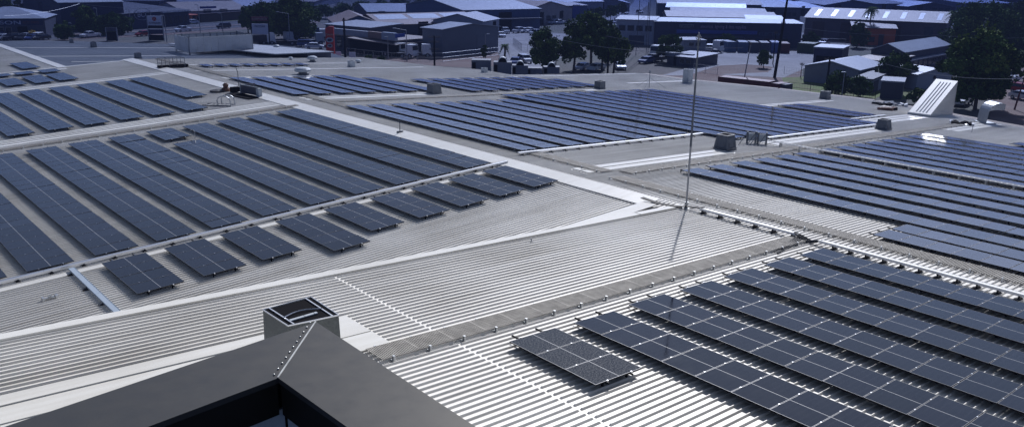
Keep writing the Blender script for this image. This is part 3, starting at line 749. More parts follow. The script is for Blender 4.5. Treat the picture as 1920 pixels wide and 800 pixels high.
# hooped ladder handrails + mesh panel + clutter near the left ridge
p = on(424, 199); t = thing('ladder_hoops', 'pair of curved metal ladder hoops standing beside the wide white sheets', 'ladder', (p.x, p.y, roofz(p.x, p.y)), R(-50)); h = size_at(p, 20)
for s in (-.35, .35):
    mb = MB(); pts = [(-.5, s, 0), (-.55, s, h * .6)] + [(-.55 * math.cos(a), s, h * .6 + h * .38 * math.sin(a)) for a in (R(30), R(60), R(90), R(120), R(150))] + [(.55, s, h * .6), (.6, s, 0)]
    mb.tube(pts, .045, k=6); mb.build('hoop', M['galv'], t)
mb = MB()
for i in range(5): mb.tube([(-1.6 + i * .35, -.5, .08 + .03 * (i % 2)), (-1.2 + i * .35, .6, .08)], .03, k=4)
mb.box(-1.8, .6, -.45, -.38, .03, .12); mb.box(-1.8, .6, .38, .45, .03, .12); mb.build('base_frame', M['ventgrey'], t)
p = on(452, 177); q = on(484, 183); t = thing('equipment_screen', 'dark mesh screen box beside the ridge walkway', 'screen', (p.x, p.y, roofz(p.x, p.y)))
d = Vector((q.x - p.x, q.y - p.y, 0)); L = d.length; t.rotation_euler = (0, 0, math.atan2(d.y, d.x)); h = size_at(p, 18)
mb = MB(); mb.box(0, L, 0, .08, .15, h); mb.box(0, .06, .08, 1.4, .15, h); mb.build('mesh_panel', M['slate'], t)
mb = MB(); mb.box(L - .1, L + .25, -.1, .25, 0, h * .95); mb.box(-.04, .04, -.05, .05, 0, h * 1.15); mb.box(0, L, -.05, .0, h, h + .06); mb.build('post', M['ventlight'], t)
mb = MB(); mb.box(-.5, L + .6, -1.2, .3, .02, .1); mb.build('base_board', M['dark'], t)
p = on(448, 165); mb = MB(); mb.tube([(0, 0, -.1), (0, 0, 1.3), (-.12, 0, 1.7)], .035, k=5); tag(mb.build('whip_aerial', M['ventgrey'], None, (p.x, p.y, roofz(p.x, p.y) + .1)), 'short bent whip aerial behind the dark mesh screen', 'aerial')
p = on(424, 172); mb = MB(); mb.lathe([(.38, 0), (.42, .12), (.36, .28), (.2, .42), (.26, .62), (.12, .75)], k=9); o = mb.build('cable_drum', M['rust'], None, (p.x, p.y, roofz(p.x, p.y)))
tag(o, 'brown bundled drum beside the ridge cap, left of the dark mesh screen', 'drum')
p = on(410, 173); mb = MB(); mb.lathe([(.75, 0), (.7, .12), (.3, .2)], k=9); tag(mb.build('tarpaulin', M['blacksteel'], None, (p.x, p.y, roofz(p.x, p.y) + .05)), 'black crumpled cover lying left of the brown drum', 'cover')
p = on(441, 174); mb = MB(); mb.box(-.35, .35, -.25, .25, 0, .5); mb.box(-.2, .1, -.26, -.24, .2, .4); tag(mb.build('junction_box', [M['dark']], None, (p.x, p.y, roofz(p.x, p.y))), 'small black box between the brown drum and the mesh screen', 'box')
# guard cage
p = on(322, 127); t = thing('guard_cage', 'wire guard cage at the far left end of the ridge walkway', 'cage', (p.x, p.y, roofz(p.x, p.y))); h = size_at(p, 18)
mb = MB()
for x in (-1.2, -.4, .4, 1.2):
    for y in (-.6, .6): mb.tube([(x, y, 0), (x, y, h)], .03, k=4)
for z in (h * .5, h): mb.tube([(-1.2, -.6, z), (1.2, -.6, z), (1.2, .6, z), (-1.2, .6, z), (-1.2, -.6, z)], .03, k=4)
mb.build('bars', M['ventgrey'], t)
mb = MB(); mb.box(-1.4, 1.6, -.5, .3, 0, .3); mb.box(-.2, 1.0, -.9, -.5, 0, .18); mb.build('pipework', M['dark'], t)
# two inverter panels with tripod legs
for i, (px, lab) in enumerate(((1408, 'left one of two grey boards propped on struts beside the dark tapered vent'), (1428, 'right one of two grey boards propped on struts beside the dark tapered vent'))):
    p = on(px, 270 + i * 2); t = thing('propped_board', lab, 'board', (p.x, p.y, roofz(p.x, p.y)), R(-38), 'two propped boards'); h = size_at(p, 24); w = size_at(p, 16)
    mb = MB(); mb.box(-w / 2, w / 2, -.03, .03, .25, h * .86); mb.build('board', M['ventlight'], t)
    mb = MB()
    for s in (-1, 1): mb.box(s * w / 2 - .05, s * w / 2 + .05, -.07, .07, 0, h); mb.tube([(s * w / 2, 0, h * .95), (s * w / 2 - .9, -.8, .05)], .03, k=4)
    mb.box(-w / 2 - .9, w / 2, -.8, -.72, .0, .08); mb.build('strut', M['ventgrey'], t)
# hooked pipe in left field, small fittings
p = on(366, 262); mb = MB(); mb.tube([(0, 0, -.1), (0, 0, .55), (-.08, .05, .68), (-.2, .12, .66), (-.24, .14, .5)], .03, k=6); mb.tube([(0, 0, .3), (-.9, .5, .22)], .02, k=4)
tag(mb.build('hooked_conduit', M['galv'], None, (p.x, p.y, roofz(p.x, p.y))), 'small hooked conduit between panel rows of the left field', 'conduit')
p = on(750, 251); mb = MB(); mb.tube([(0, 0, -.1), (0, 0, .8)], .03, k=6); mb.box(-.2, .2, -.1, .1, 0, .1); tag(mb.build('anchor_post', M['ventgrey'], None, (p.x, p.y, roofz(p.x, p.y) + .1)), 'tiny dark post standing on the white ridge cap', 'post')
p = on(95, 562); mb = MB(); mb.box(-.28, .28, -.05, .05, .04, .08); mb.box(-.28, -.2, -.09, .09, .0, .12); mb.box(.16, .26, -.09, .09, .0, .12); mb.box(-.05, .05, -.03, .03, .08, .14)
tag(mb.build('anchor_bracket', M['galv'], None, (p.x, p.y, roofz(p.x, p.y) + .04)), 'small metal anchor bracket on the bare ribs at lower left', 'bracket')
p = on(996, 455); mb = MB(); mb.tube([(0, 0, 0), (0, 0, .14)], .02, k=5); mb.box(-.05, .05, -.05, .05, .0, .03); tag(mb.build('roof_stud', M['ventgrey'], None, (p.x, p.y, roofz(p.x, p.y) + .04)), 'tiny stud on the bare ribs below the white step cap', 'stud')
p = on(1822, 249); mb = MB(); mb.tube([(0, 0, 0), (0, 0, .7)], .03, k=5); tag(mb.build('anchor_post', M['polegrey'], None, (p.x, p.y, roofz(p.x, p.y) + .04)), 'thin pale post in front of the curved duct cowl', 'post')
# clutter heaps
def heap(label, px, py, wpx, cols, name, n=14, d=1.2):
    p = on(px, py); w = size_at(p, wpx); mb = MB()
    for i in range(n):
        x = (random.random() - .5) * w; y = (random.random() - .5) * d; s = .1 + random.random() * .28
        Mx = Matrix.Translation((x, y, s * .4)) @ Matrix.Rotation(random.random() * 3, 4, 'Z') @ Matrix.Rotation(random.uniform(-.5, .5), 4, 'X')
        mb.box(-s * 1.6, s * 1.6, -s * .5, s * .5, -s * .4, s * .4, random.randrange(len(cols)), Mx)
    o = mb.build(name, [M[c] for c in cols], None, (p.x, p.y, roofz(p.x, p.y) + .04)); o.rotation_euler = (0, 0, R(-42)); tag(o, label, 'scrap pile')
heap('reddish row of stacked scrap left of the wedge cowl', 1667, 207, 30, ['rust', 'cream', 'dark'], 'scrap_pile', 18, .9)
heap('pale and dark offcuts behind the reddish scrap row', 1668, 198, 52, ['palegrey', 'dark', 'white'], 'offcut_pile', 18, 1.4)
heap('loose metal sheets between the wedge cowl and the curved duct', 1802, 234, 44, ['dark', 'alu', 'palegrey'], 'sheet_pile', 12, 1.2)

# ------------------------------------------------------------------ foreground parapet
ZP = 18.0
OC = at(592, 603, ZP); LO = at(5.5, 800, ZP); RO = at(892, 800, ZP); IC = at(521, 708, ZP); LI = at(275, 800, ZP); RI = at(650, 800, ZP)
def ext(a, b, k): return a + (b - a) * k
LO2, RO2, LI2, RI2 = ext(OC, LO, 3.2), ext(OC, RO, 3.0), ext(IC, LI, 5), ext(IC, RI, 5)
par = thing('parapet', 'dark grey metal parapet corner in the foreground with a screwed mitre joint', 'parapet', (0, 0, 0))
mb = MB(); g = .0015
mb.prism([OC, LO2, LI2, IC], .03); tag(mb.build('cap', M['cap'], par))
mb = MB(); dz = Vector((0, 0, .0025)); mb.prism([RO2 + dz, OC + dz, IC + dz, RI2 + dz], .03); mb.build('cap', M['cap'], par)
mb = MB(); n_ = (IC - OC).normalized(); sd = Vector((-n_.y, n_.x, 0)) * .004
mb.prism([OC + sd + dz * 2.2, IC + sd + dz * 2.2, IC - sd + dz * 2.2, OC - sd + dz * 2.2], .01); mb.build('joint_strip', M['galv'], par)
for i in range(11):
    k = .03 + .93 * i / 10; q = OC.lerp(IC, k) - sd * 7 + dz
    mb = MB(); mb.lathe([(.0055, 0), (.0055, .002), (.0035, .005), (.001, .006)], (q.x, q.y, q.z), 10); mb.build('screw', M['galv'], par)
# inner fascia and recessed panel wall (offset outward from the inner edge)
offL = (OC - IC); offL = Vector((0, offL.y, 0)); offR = Vector((OC.x - IC.x, 0, 0))
def wall(a, b, off, z0, z1, m, name, th=.02):
    mb = MB(); A_ = Vector((a.x, a.y, 0)) + off; B_ = Vector((b.x, b.y, 0)) + off; d = (B_ - A_).normalized(); n = Vector((d.y, -d.x, 0)); 
    if n.dot(off if off.length else Vector((1, 1, 0))) < 0: n = -n
    mb.hexa([A_ + Vector((0, 0, z0)), B_ + Vector((0, 0, z0)), B_ + n * th + Vector((0, 0, z0)), A_ + n * th + Vector((0, 0, z0))], [A_ + Vector((0, 0, z1)), B_ + Vector((0, 0, z1)), B_ + n * th + Vector((0, 0, z1)), A_ + n * th + Vector((0, 0, z1))]); mb.build(name, M[m], par)
wall(IC, LI2, Vector((.0, .012, 0)), ZP - .21, ZP - .031, 'capshade', 'fascia'); wall(IC, RI2, Vector((.012, 0, 0)), ZP - .21, ZP - .029, 'capshade', 'fascia')
wall(IC + Vector((.05, 0, 0)), LI2, Vector((0, .06, 0)), ZP - 1.6, ZP - .212, 'bluewhite', 'panel_wall'); wall(IC + Vector((0, .05, 0)), RI2, Vector((.06, 0, 0)), ZP - 1.6, ZP - .212, 'bluewhite', 'panel_wall')
mb = MB(); e1 = IC + (OC - IC) * .18; mb.box(e1.x - .03, e1.x, e1.y - .03, e1.y, ZP - 1.6, ZP - .212); mb.build('corner_trim', M['capshade'], par)
# the tower under the parapet
mb = MB(); o1 = OC + Vector((-.04, -.04, 0)); o2 = LO2 + Vector((-.0, -.04, 0)); o3 = RO2 + Vector((-.04, 0, 0))
mb.hexa([Vector((o2.x, o3.y, 0)), Vector((o3.x, o3.y, 0)), Vector((o1.x, o1.y, 0)), Vector((o2.x, o2.y, 0))], [Vector((o2.x, o3.y, ZP - 1.62)), Vector((o3.x, o3.y, ZP - 1.62)), Vector((o1.x, o1.y, ZP - 1.62)), Vector((o2.x, o2.y, ZP - 1.62))])
mb.build('tower_block', M['slate'], par)
mb = MB()
for a, b, off in ((OC, LO2, Vector((0, -.06, 0))), (OC, RO2, Vector((-.06, 0, 0)))):
    A_ = a + off; B_ = b + off; d = off * .5
    mb.hexa([Vector((*(A_ + d).xy, ZP - 1.62)), Vector((*(B_ + d).xy, ZP - 1.62)), Vector((*B_.xy, ZP - 1.62)), Vector((*A_.xy, ZP - 1.62))], [Vector((*(A_ + d).xy, ZP - .032)), Vector((*(B_ + d).xy, ZP - .032)), Vector((*B_.xy, ZP - .032)), Vector((*A_.xy, ZP - .032))])
mb.build('outer_panel', M['cap'], par)

# ------------------------------------------------------------------ ground
def sheet(name, pts, z, m, kind='structure', label=None):
    mb = MB(); mb.poly([(p[0], p[1], z) for p in pts]); o = mb.build(name, m); o['kind'] = kind
    if label: o['label'] = label
    return o
sheet('ground', [(-1500, -1500), (1500, -1500), (1500, 1500), (-1500, 1500)], 0, M['ground'])
def psheet(name, px, z, m): return sheet(name, [at(x, y, 0) for x, y in px], z, m)
# wide road at the upper left
psheet('road', [(-120, 84), (110, 74), (300, 64), (470, 50), (620, 36), (800, 16), (860, 8), (830, 5), (700, 19), (560, 33), (400, 43), (250, 53), (60, 62), (-120, 67)], .02, M['asphalt'])
psheet('road_median', [(110, 68.5), (300, 59), (470, 46.5), (620, 33.5), (620, 32.3), (470, 45), (300, 57), (110, 66)], .15, M['dirt'])
psheet('verge', [(60, 62), (250, 53), (400, 43), (560, 33), (560, 31), (400, 40.5), (250, 50.5), (60, 59)], .02, M['grass'])
psheet('verge', [(110, 76), (300, 67), (470, 55), (600, 44), (600, 40), (470, 50.5), (300, 64.2), (110, 74.3)], .03, M['dirt'])
# cross street at centre
psheet('street', [(900, 160), (985, 160), (1050, 110), (1110, 72), (1175, 40), (1215, 10), (1222, -6), (1196, -6), (1180, 14), (1120, 42), (1040, 74), (960, 115)], .024, M['concrete'])
psheet('street_mouth', [(930, 92), (935, 60), (1010, 60), (1110, 68), (1060, 100), (985, 118), (940, 112)], .028, M['concrete'])
psheet('yard', [(1220, 180), (1500, 190), (1505, 118), (1690, 130), (1500, 94), (1330, 94), (1290, 130), (1230, 142)], .02, M['dirt'])
psheet('concrete_apron', [(1345, 140), (1470, 146), (1510, 128), (1540, 112), (1530, 97), (1350, 95), (1320, 112), (1290, 128), (1240, 142), (1290, 142), (1345, 124), (1400, 121), (1450, 126), (1440, 136)], .032, M['concrete'])
psheet('yard', [(560, 135), (730, 120), (900, 128), (960, 118), (930, 92), (600, 112)], .02, M['dirt'])
psheet('forecourt', [(545, 100), (640, 100), (640, 70), (560, 72), (500, 90)], .026, M['asphalt'])
psheet('grass_patch', [(1466, 146), (1560, 142), (1660, 175), (1640, 186), (1475, 174)], .024, M['grass'])
psheet('grass_patch', [(1650, 178), (1730, 168), (1745, 176), (1690, 188)], .028, M['grass'])
psheet('side_road', [(1850, 260), (2100, 280), (2100, 90), (1880, 96), (1868, 140), (1860, 190)], .02, M['dirt'])
psheet('yard', [(1500, 80), (1760, 92), (1800, 60), (1490, 62)], .022, M['concrete'])
# lane lines
mb = MB()
for k in range(26):
    t0 = k / 26
    for (xa, ya, xb, yb) in ((110, 71.6, 620, 34.8), (110, 64.4, 620, 31.2)):
        a = at(xa + (xb - xa) * t0, ya + (yb - ya) * t0, 0); b = at(xa + (xb - xa) * (t0 + .015), ya + (yb - ya) * (t0 + .015), 0)
        d = (b - a).normalized(); n = Vector((-d.y, d.x, 0)) * .09
        mb.poly([(q.x, q.y, .026) for q in (a - n, b - n, b + n, a + n)])
o = mb.build('lane_marking', M['line']); o['kind'] = 'structure'
mb = MB()
for line in ([(110, 74.2), (300, 64.2), (470, 50.3), (620, 36.2)], [(60, 61.9), (250, 52.9), (400, 42.9), (560, 32.9)], [(110, 68.6), (300, 59.1), (470, 46.6), (620, 33.6)]):
    for (xa, ya), (xb, yb) in zip(line[:-1], line[1:]):
        a = at(xa, ya, 0); b = at(xb, yb, 0); d = (b - a).normalized(); n = Vector((-d.y, d.x, 0)) * .16
        mb.prism([Vector((q.x, q.y, .18)) for q in (a - n, b - n, b + n, a + n)], .17)
o = mb.build('kerb', M['kerb']); o['kind'] = 'structure'

# ------------------------------------------------------------------ text
def text(s, parent, x, y, z, h, m, width=None, name='lettering', bold=.0, rx=90):
    cu = bpy.data.curves.new(name, 'FONT'); cu.body = s; cu.size = h * 1.38; cu.extrude = .03; cu.offset = bold; cu.materials.append(M[m])
    o = bpy.data.objects.new(name, cu); COL.objects.link(o); o.parent = parent; o.location = (x, y, z); o.rotation_euler = (R(rx), 0, 0)
    if width:
        bpy.context.view_layer.update(); w = o.dimensions.x
        if w > 0: o.scale.x = width / w
    bpy.context.view_layer.update()
    me = bpy.data.meshes.new_from_object(o.evaluated_get(bpy.context.evaluated_depsgraph_get())); me.materials.clear(); me.materials.append(M[m])
    q = bpy.data.objects.new(name, me); COL.objects.link(q); q.parent = parent; q.location = o.location; q.rotation_euler = o.rotation_euler; q.scale = o.scale
    bpy.data.objects.remove(o); return q

# ------------------------------------------------------------------ buildings
def bld(label, A, B, depth, eave, roof='flat', ridge=1.6, wm='palegrey', rm='roofblue', name='warehouse', feats=(), over=.4, cat='building', z0=0.0, group=None):
    """A,B: pixels of the front ground corners; eave: photo row at A if > 12 in a tuple ('y', row), else metres"""
    if isinstance(eave, tuple) and eave[0] == 'auto':
        best = None
        for i in range(20, 120):
            h_ = i * .1; a = at(*A, h_); b = at(*B, h_); q = at(depth[1], depth[2], h_ + (ridge if depth[0] == 'r' else 0)); u_ = (b - a).normalized(); v_ = q - a; v_.z = 0; e_ = abs(u_.dot(v_.normalized()))
            if best is None or e_ < best[0]: best = (e_, h_)
        print('AUTO', label, best); eave = ('h', best[1])
    if isinstance(eave, tuple) and eave[0] == 'h': H = eave[1]; a = at(*A, z0 + H); b = at(*B, z0 + H)
    else: a = at(*A, z0); b = at(*B, z0); H = hgt(a, eave[1]) - z0 if isinstance(eave, tuple) else eave
    d = Vector((b.x - a.x, b.y - a.y, 0)); W = d.length; ang = math.atan2(d.y, d.x)
    if isinstance(depth, tuple):   # ('r'|'c', px, py): a ridge point or a back corner
        q = at(depth[1], depth[2], z0 + H + (ridge if depth[0] == 'r' else 0)) - a; depth = abs(q.dot(Vector((-d.y, d.x, 0)) / W)) * (2 if depth[0] == 'r' else 1)
    t = thing(name, label, cat, (a.x, a.y, z0), ang, group)
    D = depth; mb = MB()
    Vv = lambda x, y, z: Vector((x, y, z))
    if roof == 'flat':
        mb.hexa([Vv(0, 0, -.2), Vv(W, 0, -.2), Vv(W, D, -.2), Vv(0, D, -.2)], [Vv(0, 0, H), Vv(W, 0, H), Vv(W, D, H), Vv(0, D, H)]); mb.build('wall', M[wm], t)
        mb = MB(); mb.box(-.15, W + .15, -.15, D + .15, H + .003, H + .25); mb.build('roof', M[rm], t)
    elif roof == 'par':      # ridge parallel to the front
        mb.v += [(0, 0, -.2), (W, 0, -.2), (W, D, -.2), (0, D, -.2), (0, 0, H), (W, 0, H), (W, D, H), (0, D, H), (0, D / 2, H + ridge), (W, D / 2, H + ridge)]
        for f in ((0, 1, 5, 4), (2, 3, 7, 6), (1, 2, 6, 9, 5), (3, 0, 4, 8, 7), (4, 5, 9, 8), (8, 9, 6, 7)): mb.face(list(f))
        mb.build('wall', M[wm], t)
        mb = MB(); e = over; k = ridge / (D / 2)
        mb.prism([Vv(-e, -e, H - k * e + .15), Vv(W + e, -e, H - k * e + .15), Vv(W + e, D / 2, H + ridge + .15), Vv(-e, D / 2, H + ridge + .15)], .13)
        mb.prism([Vv(-e, D / 2 + .005, H + ridge + .15), Vv(W + e, D / 2 + .005, H + ridge + .15), Vv(W + e, D + e, H - k * e + .15), Vv(-e, D + e, H - k * e + .15)], .13)
        mb.build('roof', M[rm], t)
    elif roof == 'perp':     # ridge runs away from the viewer, gable in front
        mb.v += [(0, 0, -.2), (W, 0, -.2), (W, D, -.2), (0, D, -.2), (0, 0, H), (W, 0, H), (W, D, H), (0, D, H), (W / 2, 0, H + ridge), (W / 2, D, H + ridge)]
        for f in ((0, 1, 5, 8, 4), (2, 3, 7, 9, 6), (1, 2, 6, 5), (3, 0, 4, 7), (4, 8, 9, 7), (8, 5, 6, 9)): mb.face(list(f))
        mb.build('wall', M[wm], t)
        mb = MB(); e = over; k = ridge / (W / 2)
        mb.prism([Vv(-e, -e, H - k * e + .15), Vv(W / 2, -e, H + ridge + .15), Vv(W / 2, D + e, H + ridge + .15), Vv(-e, D + e, H - k * e + .15)], .13)
        mb.prism([Vv(W / 2 + .005, -e, H + ridge + .15), Vv(W + e, -e, H - k * e + .15), Vv(W + e, D + e, H - k * e + .15), Vv(W / 2 + .005, D + e, H + ridge + .15)], .13)
        mb.build('roof', M[rm], t)
    elif roof == 'hip':
        hp = D / 2
        mb.hexa([Vv(0, 0, -.2), Vv(W, 0, -.2), Vv(W, D, -.2), Vv(0, D, -.2)], [Vv(0, 0, H), Vv(W, 0, H), Vv(W, D, H), Vv(0, D, H)]); mb.build('wall', M[wm], t)
        mb = MB(); e = over
        mb.v += [(-e, -e, H + .05), (W + e, -e, H + .05), (W + e, D + e, H + .05), (-e, D + e, H + .05), (hp, D / 2, H + ridge), (W - hp, D / 2, H + ridge)]
        for f in ((0, 1, 5, 4), (1, 2, 5), (2, 3, 4, 5), (3, 0, 4), (3, 2, 1, 0)): mb.face(list(f))
        mb.build('roof', M[rm], t)
    elif roof == 'mono':     # falls toward the viewer (ridge > 0) 
        mb.hexa([Vv(0, 0, -.2), Vv(W, 0, -.2), Vv(W, D, -.2), Vv(0, D, -.2)], [Vv(0, 0, H), Vv(W, 0, H), Vv(W, D, H + ridge), Vv(0, D, H + ridge)]); mb.build('wall', M[wm], t)
        mb = MB(); e = over; k = ridge / D
        mb.prism([Vv(-e, -e, H - k * e + .15), Vv(W + e, -e, H - k * e + .15), Vv(W + e, D + e, H + ridge + k * e + .15), Vv(-e, D + e, H + ridge + k * e + .15)], .13); mb.build('roof', M[rm], t)
    for f in feats:
        kind = f[0]
        if kind == 'win':    # n windows between u0,u1
            _, n, u0, u1, z_0, z_1, fm = f; sh = min(0, H - .35 - z_1); z_0 += sh; z_1 += sh; ww = (u1 - u0) / n
            for i in range(n):
                c0 = (u0 + ww * (i + .15)) * W; c1 = (u0 + ww * (i + .85)) * W
                mb = MB(); mb.box(c0 - .08, c1 + .08, -.05, -.003, z_0 - .08, z_1 + .08); w_ = mb.build('window', M[fm], t)
                mb = MB(); mb.box(c0, c1, -.075, -.052, z_0, z_1); mb.build('pane', M['glass'], w_)
        elif kind == 'door':
            _, u0, u1, z_1, dm = f
            mb = MB(); mb.box(u0 * W, u1 * W, -.06, -.003, 0, z_1)
            k = 0.4
            while k < z_1 - .1: mb.box(u0 * W + .05, u1 * W - .05, -.08, -.062, k, k + .06); k += .45
            mb.build('roller_door', M[dm], t)
        elif kind == 'band':
            _, u0, u1, z_0, z_1, bm, pr = f
            mb = MB(); mb.box(u0 * W, u1 * W, -pr, -.004, z_0, z_1); mb.build('fascia', M[bm], t)
        elif kind == 'awning':
            _, u0, u1, z_0, out, am = f
            mb = MB(); mb.prism([Vv(u0 * W, -out, z_0 - .3), Vv(u1 * W, -out, z_0 - .3), Vv(u1 * W, -.005, z_0), Vv(u0 * W, -.005, z_0)], .12); mb.build('awning', M[am], t)
            n = max(2, int((u1 - u0) * W / 6))
            for i in range(n + 1):
                mb = MB(); mb.tube([((u0 + (u1 - u0) * i / n) * W, -out + .15, 0), ((u0 + (u1 - u0) * i / n) * W, -out + .15, z_0 - .42)], .07, k=4); mb.build('post', M['polegrey'], t)
        elif kind == 'sky':  # n rooflights on front slope of 'par'
            _, n, k0, k1, wd = f; kk = ridge / (D / 2)
            for i in range(n):
                xc = W * (i + .55) / n; y0, y1 = D / 2 * k0, D / 2 * k1
                mb = MB(); mb.prism([Vv(xc - wd / 2, y0, H + kk * y0 + .19), Vv(xc + wd / 2, y0, H + kk * y0 + .19), Vv(xc + wd / 2, y1, H + kk * y1 + .19), Vv(xc - wd / 2, y1, H + kk * y1 + .19)], .03); mb.build('skylight', M['rooflight'], t)
        elif kind == 'text':
            _, s, u0, u1, z_0, h, tm = f; text(s, t, u0 * W, -.16, z_0, h, tm, (u1 - u0) * W)
    t['W'] = W; return t, W, H

bld('parts shop with pale hipped roof and blue lettered fascia at top left', (-70, 73), (88, 71), 17, ('y', 36), 'hip', 2.6, 'slate', 'palegrey', 'shop',
    [('band', .02, .98, 3.2, 4.7, 'navy', .12), ('text', 'BURSON', .22, .70, 3.45, .95, 'sigwhite'), ('text', 'AUTO PARTS', .735, .93, 3.55, .75, 'containerred'), ('win', 6, .05, .6, .6, 2.7, 'cream'), ('door', .66, .78, 2.9, 'dark')])
bld('huge dark blue warehouse with pale roof edge behind the roundabout trees', (118, 60), (236, 56), 60, ('y', 6), 'par', 3, 'navy2', 'palegrey', 'warehouse', [('door', .2, .34, 5.0, 'navy'), ('door', .6, .74, 5.0, 'navy')])
t, W, H = bld('dark blue tyre depot with an oval emblem on its wall', (233, 57), (356, 47), 34, ('y', 27), 'mono', 2.2, 'navy2', 'slate', 'depot',
    [('band', .55, .99, 4.2, 4.5, 'palegrey', 1.2), ('win', 5, .58, .98, .8, 3.0, 'slate'), ('text', 'BCC', .20, .36, 3.4, 1.7, 'sigwhite')])
mb = MB(); n = 28
for i in range(n):
    a0, a1 = 2 * math.pi * i / n, 2 * math.pi * (i + 1) / n; cx, cz, rx, rz = W * .28, 4.2, W * .125, 1.75
    mb.hexa([Vector((cx + rx * k * math.cos(a), y, cz + rz * k * math.sin(a))) for a, k, y in ((a0, .93, -.14), (a1, .93, -.14), (a1, .93, -.02), (a0, .93, -.02))], [Vector((cx + rx * math.cos(a), y, cz + rz * math.sin(a))) for a, y in ((a0, -.14), (a1, -.14), (a1, -.02), (a0, -.02))])
mb.build('oval_emblem', M['palegrey'], t)
bld('long tan roofed workshop with pale blue walls and dark yard wall in front', (345, 40), (466, 35), 22, ('y', 22), 'par', 2.5, 'palegrey', 'tan', 'workshop', [('door', .3, .42, 3.6, 'slate'), ('door', .55, .67, 3.6, 'slate'), ('band', .25, .5, 3.9, 4.6, 'blue', .1), ('win', 3, .72, .95, 1, 2.4, 'cream')])
bld('small orange fronted kiosk in front of the tan roofed workshop', (358, 43), (377, 42), 6, ('y', 30), 'flat', 1, 'orange', 'orange', 'kiosk', [('door', .2, .5, 2.2, 'dark'), ('win', 1, .55, .95, .9, 2, 'cream')])
bld('dark brown slatted yard wall below the tan roofed workshop', (378, 43), (468, 36), 1.2, 2.6, 'flat', 1, 'brownwall', 'brownwall', 'yard_wall', cat='wall')
# service dealership
t, W, H = bld('dark fronted truck dealership with pale fascia band beside the red pylon sign', (628, 92), (742, 106), 12, ('y', 66), 'flat', 1, 'slate', 'tan', 'dealership',
    [('band', -.02, .62, 3.6, 4.9, 'palegrey', .9), ('band', .62, .84, 3.55, 4.95, 'brown', .85), ('band', .84, 1.04, 3.5, 5.1, 'strip', .95), ('win', 8, .03, .97, .7, 3.0, 'dark')])
bld('upper grey block of the truck dealership above its pale fascia', (612, 84), (696, 93), 10, ('y', 46), 'mono', .5, 'slate', 'palegrey', 'office_block', [('win', 4, .3, .9, 5.2, 7.0, 'midgrey')])
bld('open tan roofed service canopy between the dealership and the big grey shed', (742, 108), (792, 101), ('c', 700, 74), ('y', 85), 'mono', .8, 'dark', 'tan', 'service_canopy', [('band', 0, .35, 4.2, 5.0, 'blue', .1)])
bld('blue gabled hall with attic window behind the dealership', (632, 74), (716, 73), 26, ('y', 46), 'perp', 2.2, 'containerblue', 'brown', 'hall', [('win', 1, .38, .55, 6.4, 7.4, 'palegrey')])
bld('very long brown roofed hall stretching behind the big grey shed', (718, 73), (900, 65), 18, ('y', 47.5), 'par', 2.3, 'slate', 'brown', 'hall', [('sky', 3, .45, .9, 9), ('door', .35, .45, 4.2, 'dark'), ('win', 5, .5, .78, 1.2, 2.6, 'palegrey')])
bld('grey and teal hipped hall end right behind the big grey shed', (905, 41), (936, 35.5), ('r', 858, 27), ('auto', 0), 'par', 1.8, 'palegrey', 'midgrey', 'hall', [('door', .6, .8, 4, 'dark')])
bld('big plain grey metal shed with pale roof in the top middle', (830, 107), (934, 98), ('c', 790, 52.5), ('y', 56), 'perp', .9, 'shedgrey', 'roofblue', 'metal_shed', [('door', .6, .75, 4.2, 'shedgrey')])
bld('pale roofed blue hall far behind the grey shed', (868, 60), (1012, 55), 40, ('y', 20), 'par', 2.4, 'containerblue', 'palegrey', 'hall', [('door', .1, .3, 5.5, 'slate'), ('door', .45, .62, 5.5, 'dark'), ('band', .3, .95, 3.4, 3.8, 'slate', 3.5)])
bld('brown gabled hall with dark workshop bays left of the street trees', (984, 50), (1072, 42), 40, ('y', 21), 'perp', 2.6, 'cream', 'brown', 'hall', [('door', .05, .38, 4.2, 'dark'), ('door', .72, .8, 4.2, 'dark'), ('win', 2, .42, .66, 1.4, 2.8, 'slate')])
bld('long tan roofed hall with blue end bay beyond the brown gable', (1000, 38), (1100, 33), 46, ('y', 14), 'par', 2.4, 'containerblue', 'tan', 'hall', [('sky', 5, .3, .8, 3), ('door', .72, .86, 5, 'blue')])
# electrical wholesaler
t, W, H = bld('long dark blue wholesaler with sign lettering and pale stepped roofs', (1226, 86), (1500, 91), 10, ('y', 41), 'mono', .4, 'navy2', 'roofblue', 'wholesaler_shop',
    [('band', .15, .70, 3.3, 4.2, 'blue', .12), ('text', 'RECOCITY', .165, .265, 4.75, .85, 'palegrey'), ('text', 'electrical, lighting & data supplies', .31, .62, 4.7, .9, 'signmauve'), ('text', 'ELECTRIC', .71, .87, 3.1, .8, 'containerblue'),
     ('awning', .05, .6, 2.9, 3.2, 'slate'), ('win', 14, .08, .92, .6, 2.3, 'slate')])
bld('pale blue wing with four shuttered windows at the left of the long wholesaler', (1154, 83), (1225, 85.5), 10, ('y', 37), 'mono', .4, 'palegrey', 'palegrey', 'office_wing', [('win', 4, .04, .96, 3.6, 4.9, 'containerblue'), ('door', .35, .75, 2.4, 'slate')])
for i, (xa, xb, yb, ye, c, nm) in enumerate([(1250, 1455, 62, 30, 'tan', 'tan roof directly behind the long wholesaler'), (1258, 1435, 52, 22, 'tan', 'second tan roof behind the long wholesaler'), (1248, 1395, 44, 12.5, 'roofwhite', 'bright white roof behind the two tan roofs of the wholesaler'),
                                             (1232, 1425, 36, 5, 'tan', 'tan roof beyond the bright white roof'), (1255, 1410, 28, -3, 'brown', 'dark red brown roof at the top edge beyond the wholesaler')]):
    bld('hall with ' + nm, (xa, yb), (xb, yb + 4), 17, ('y', ye + 1.5), 'par', 1.3, 'slate', c, 'hall', [('door', .3, .4, 3.5, 'dark')])
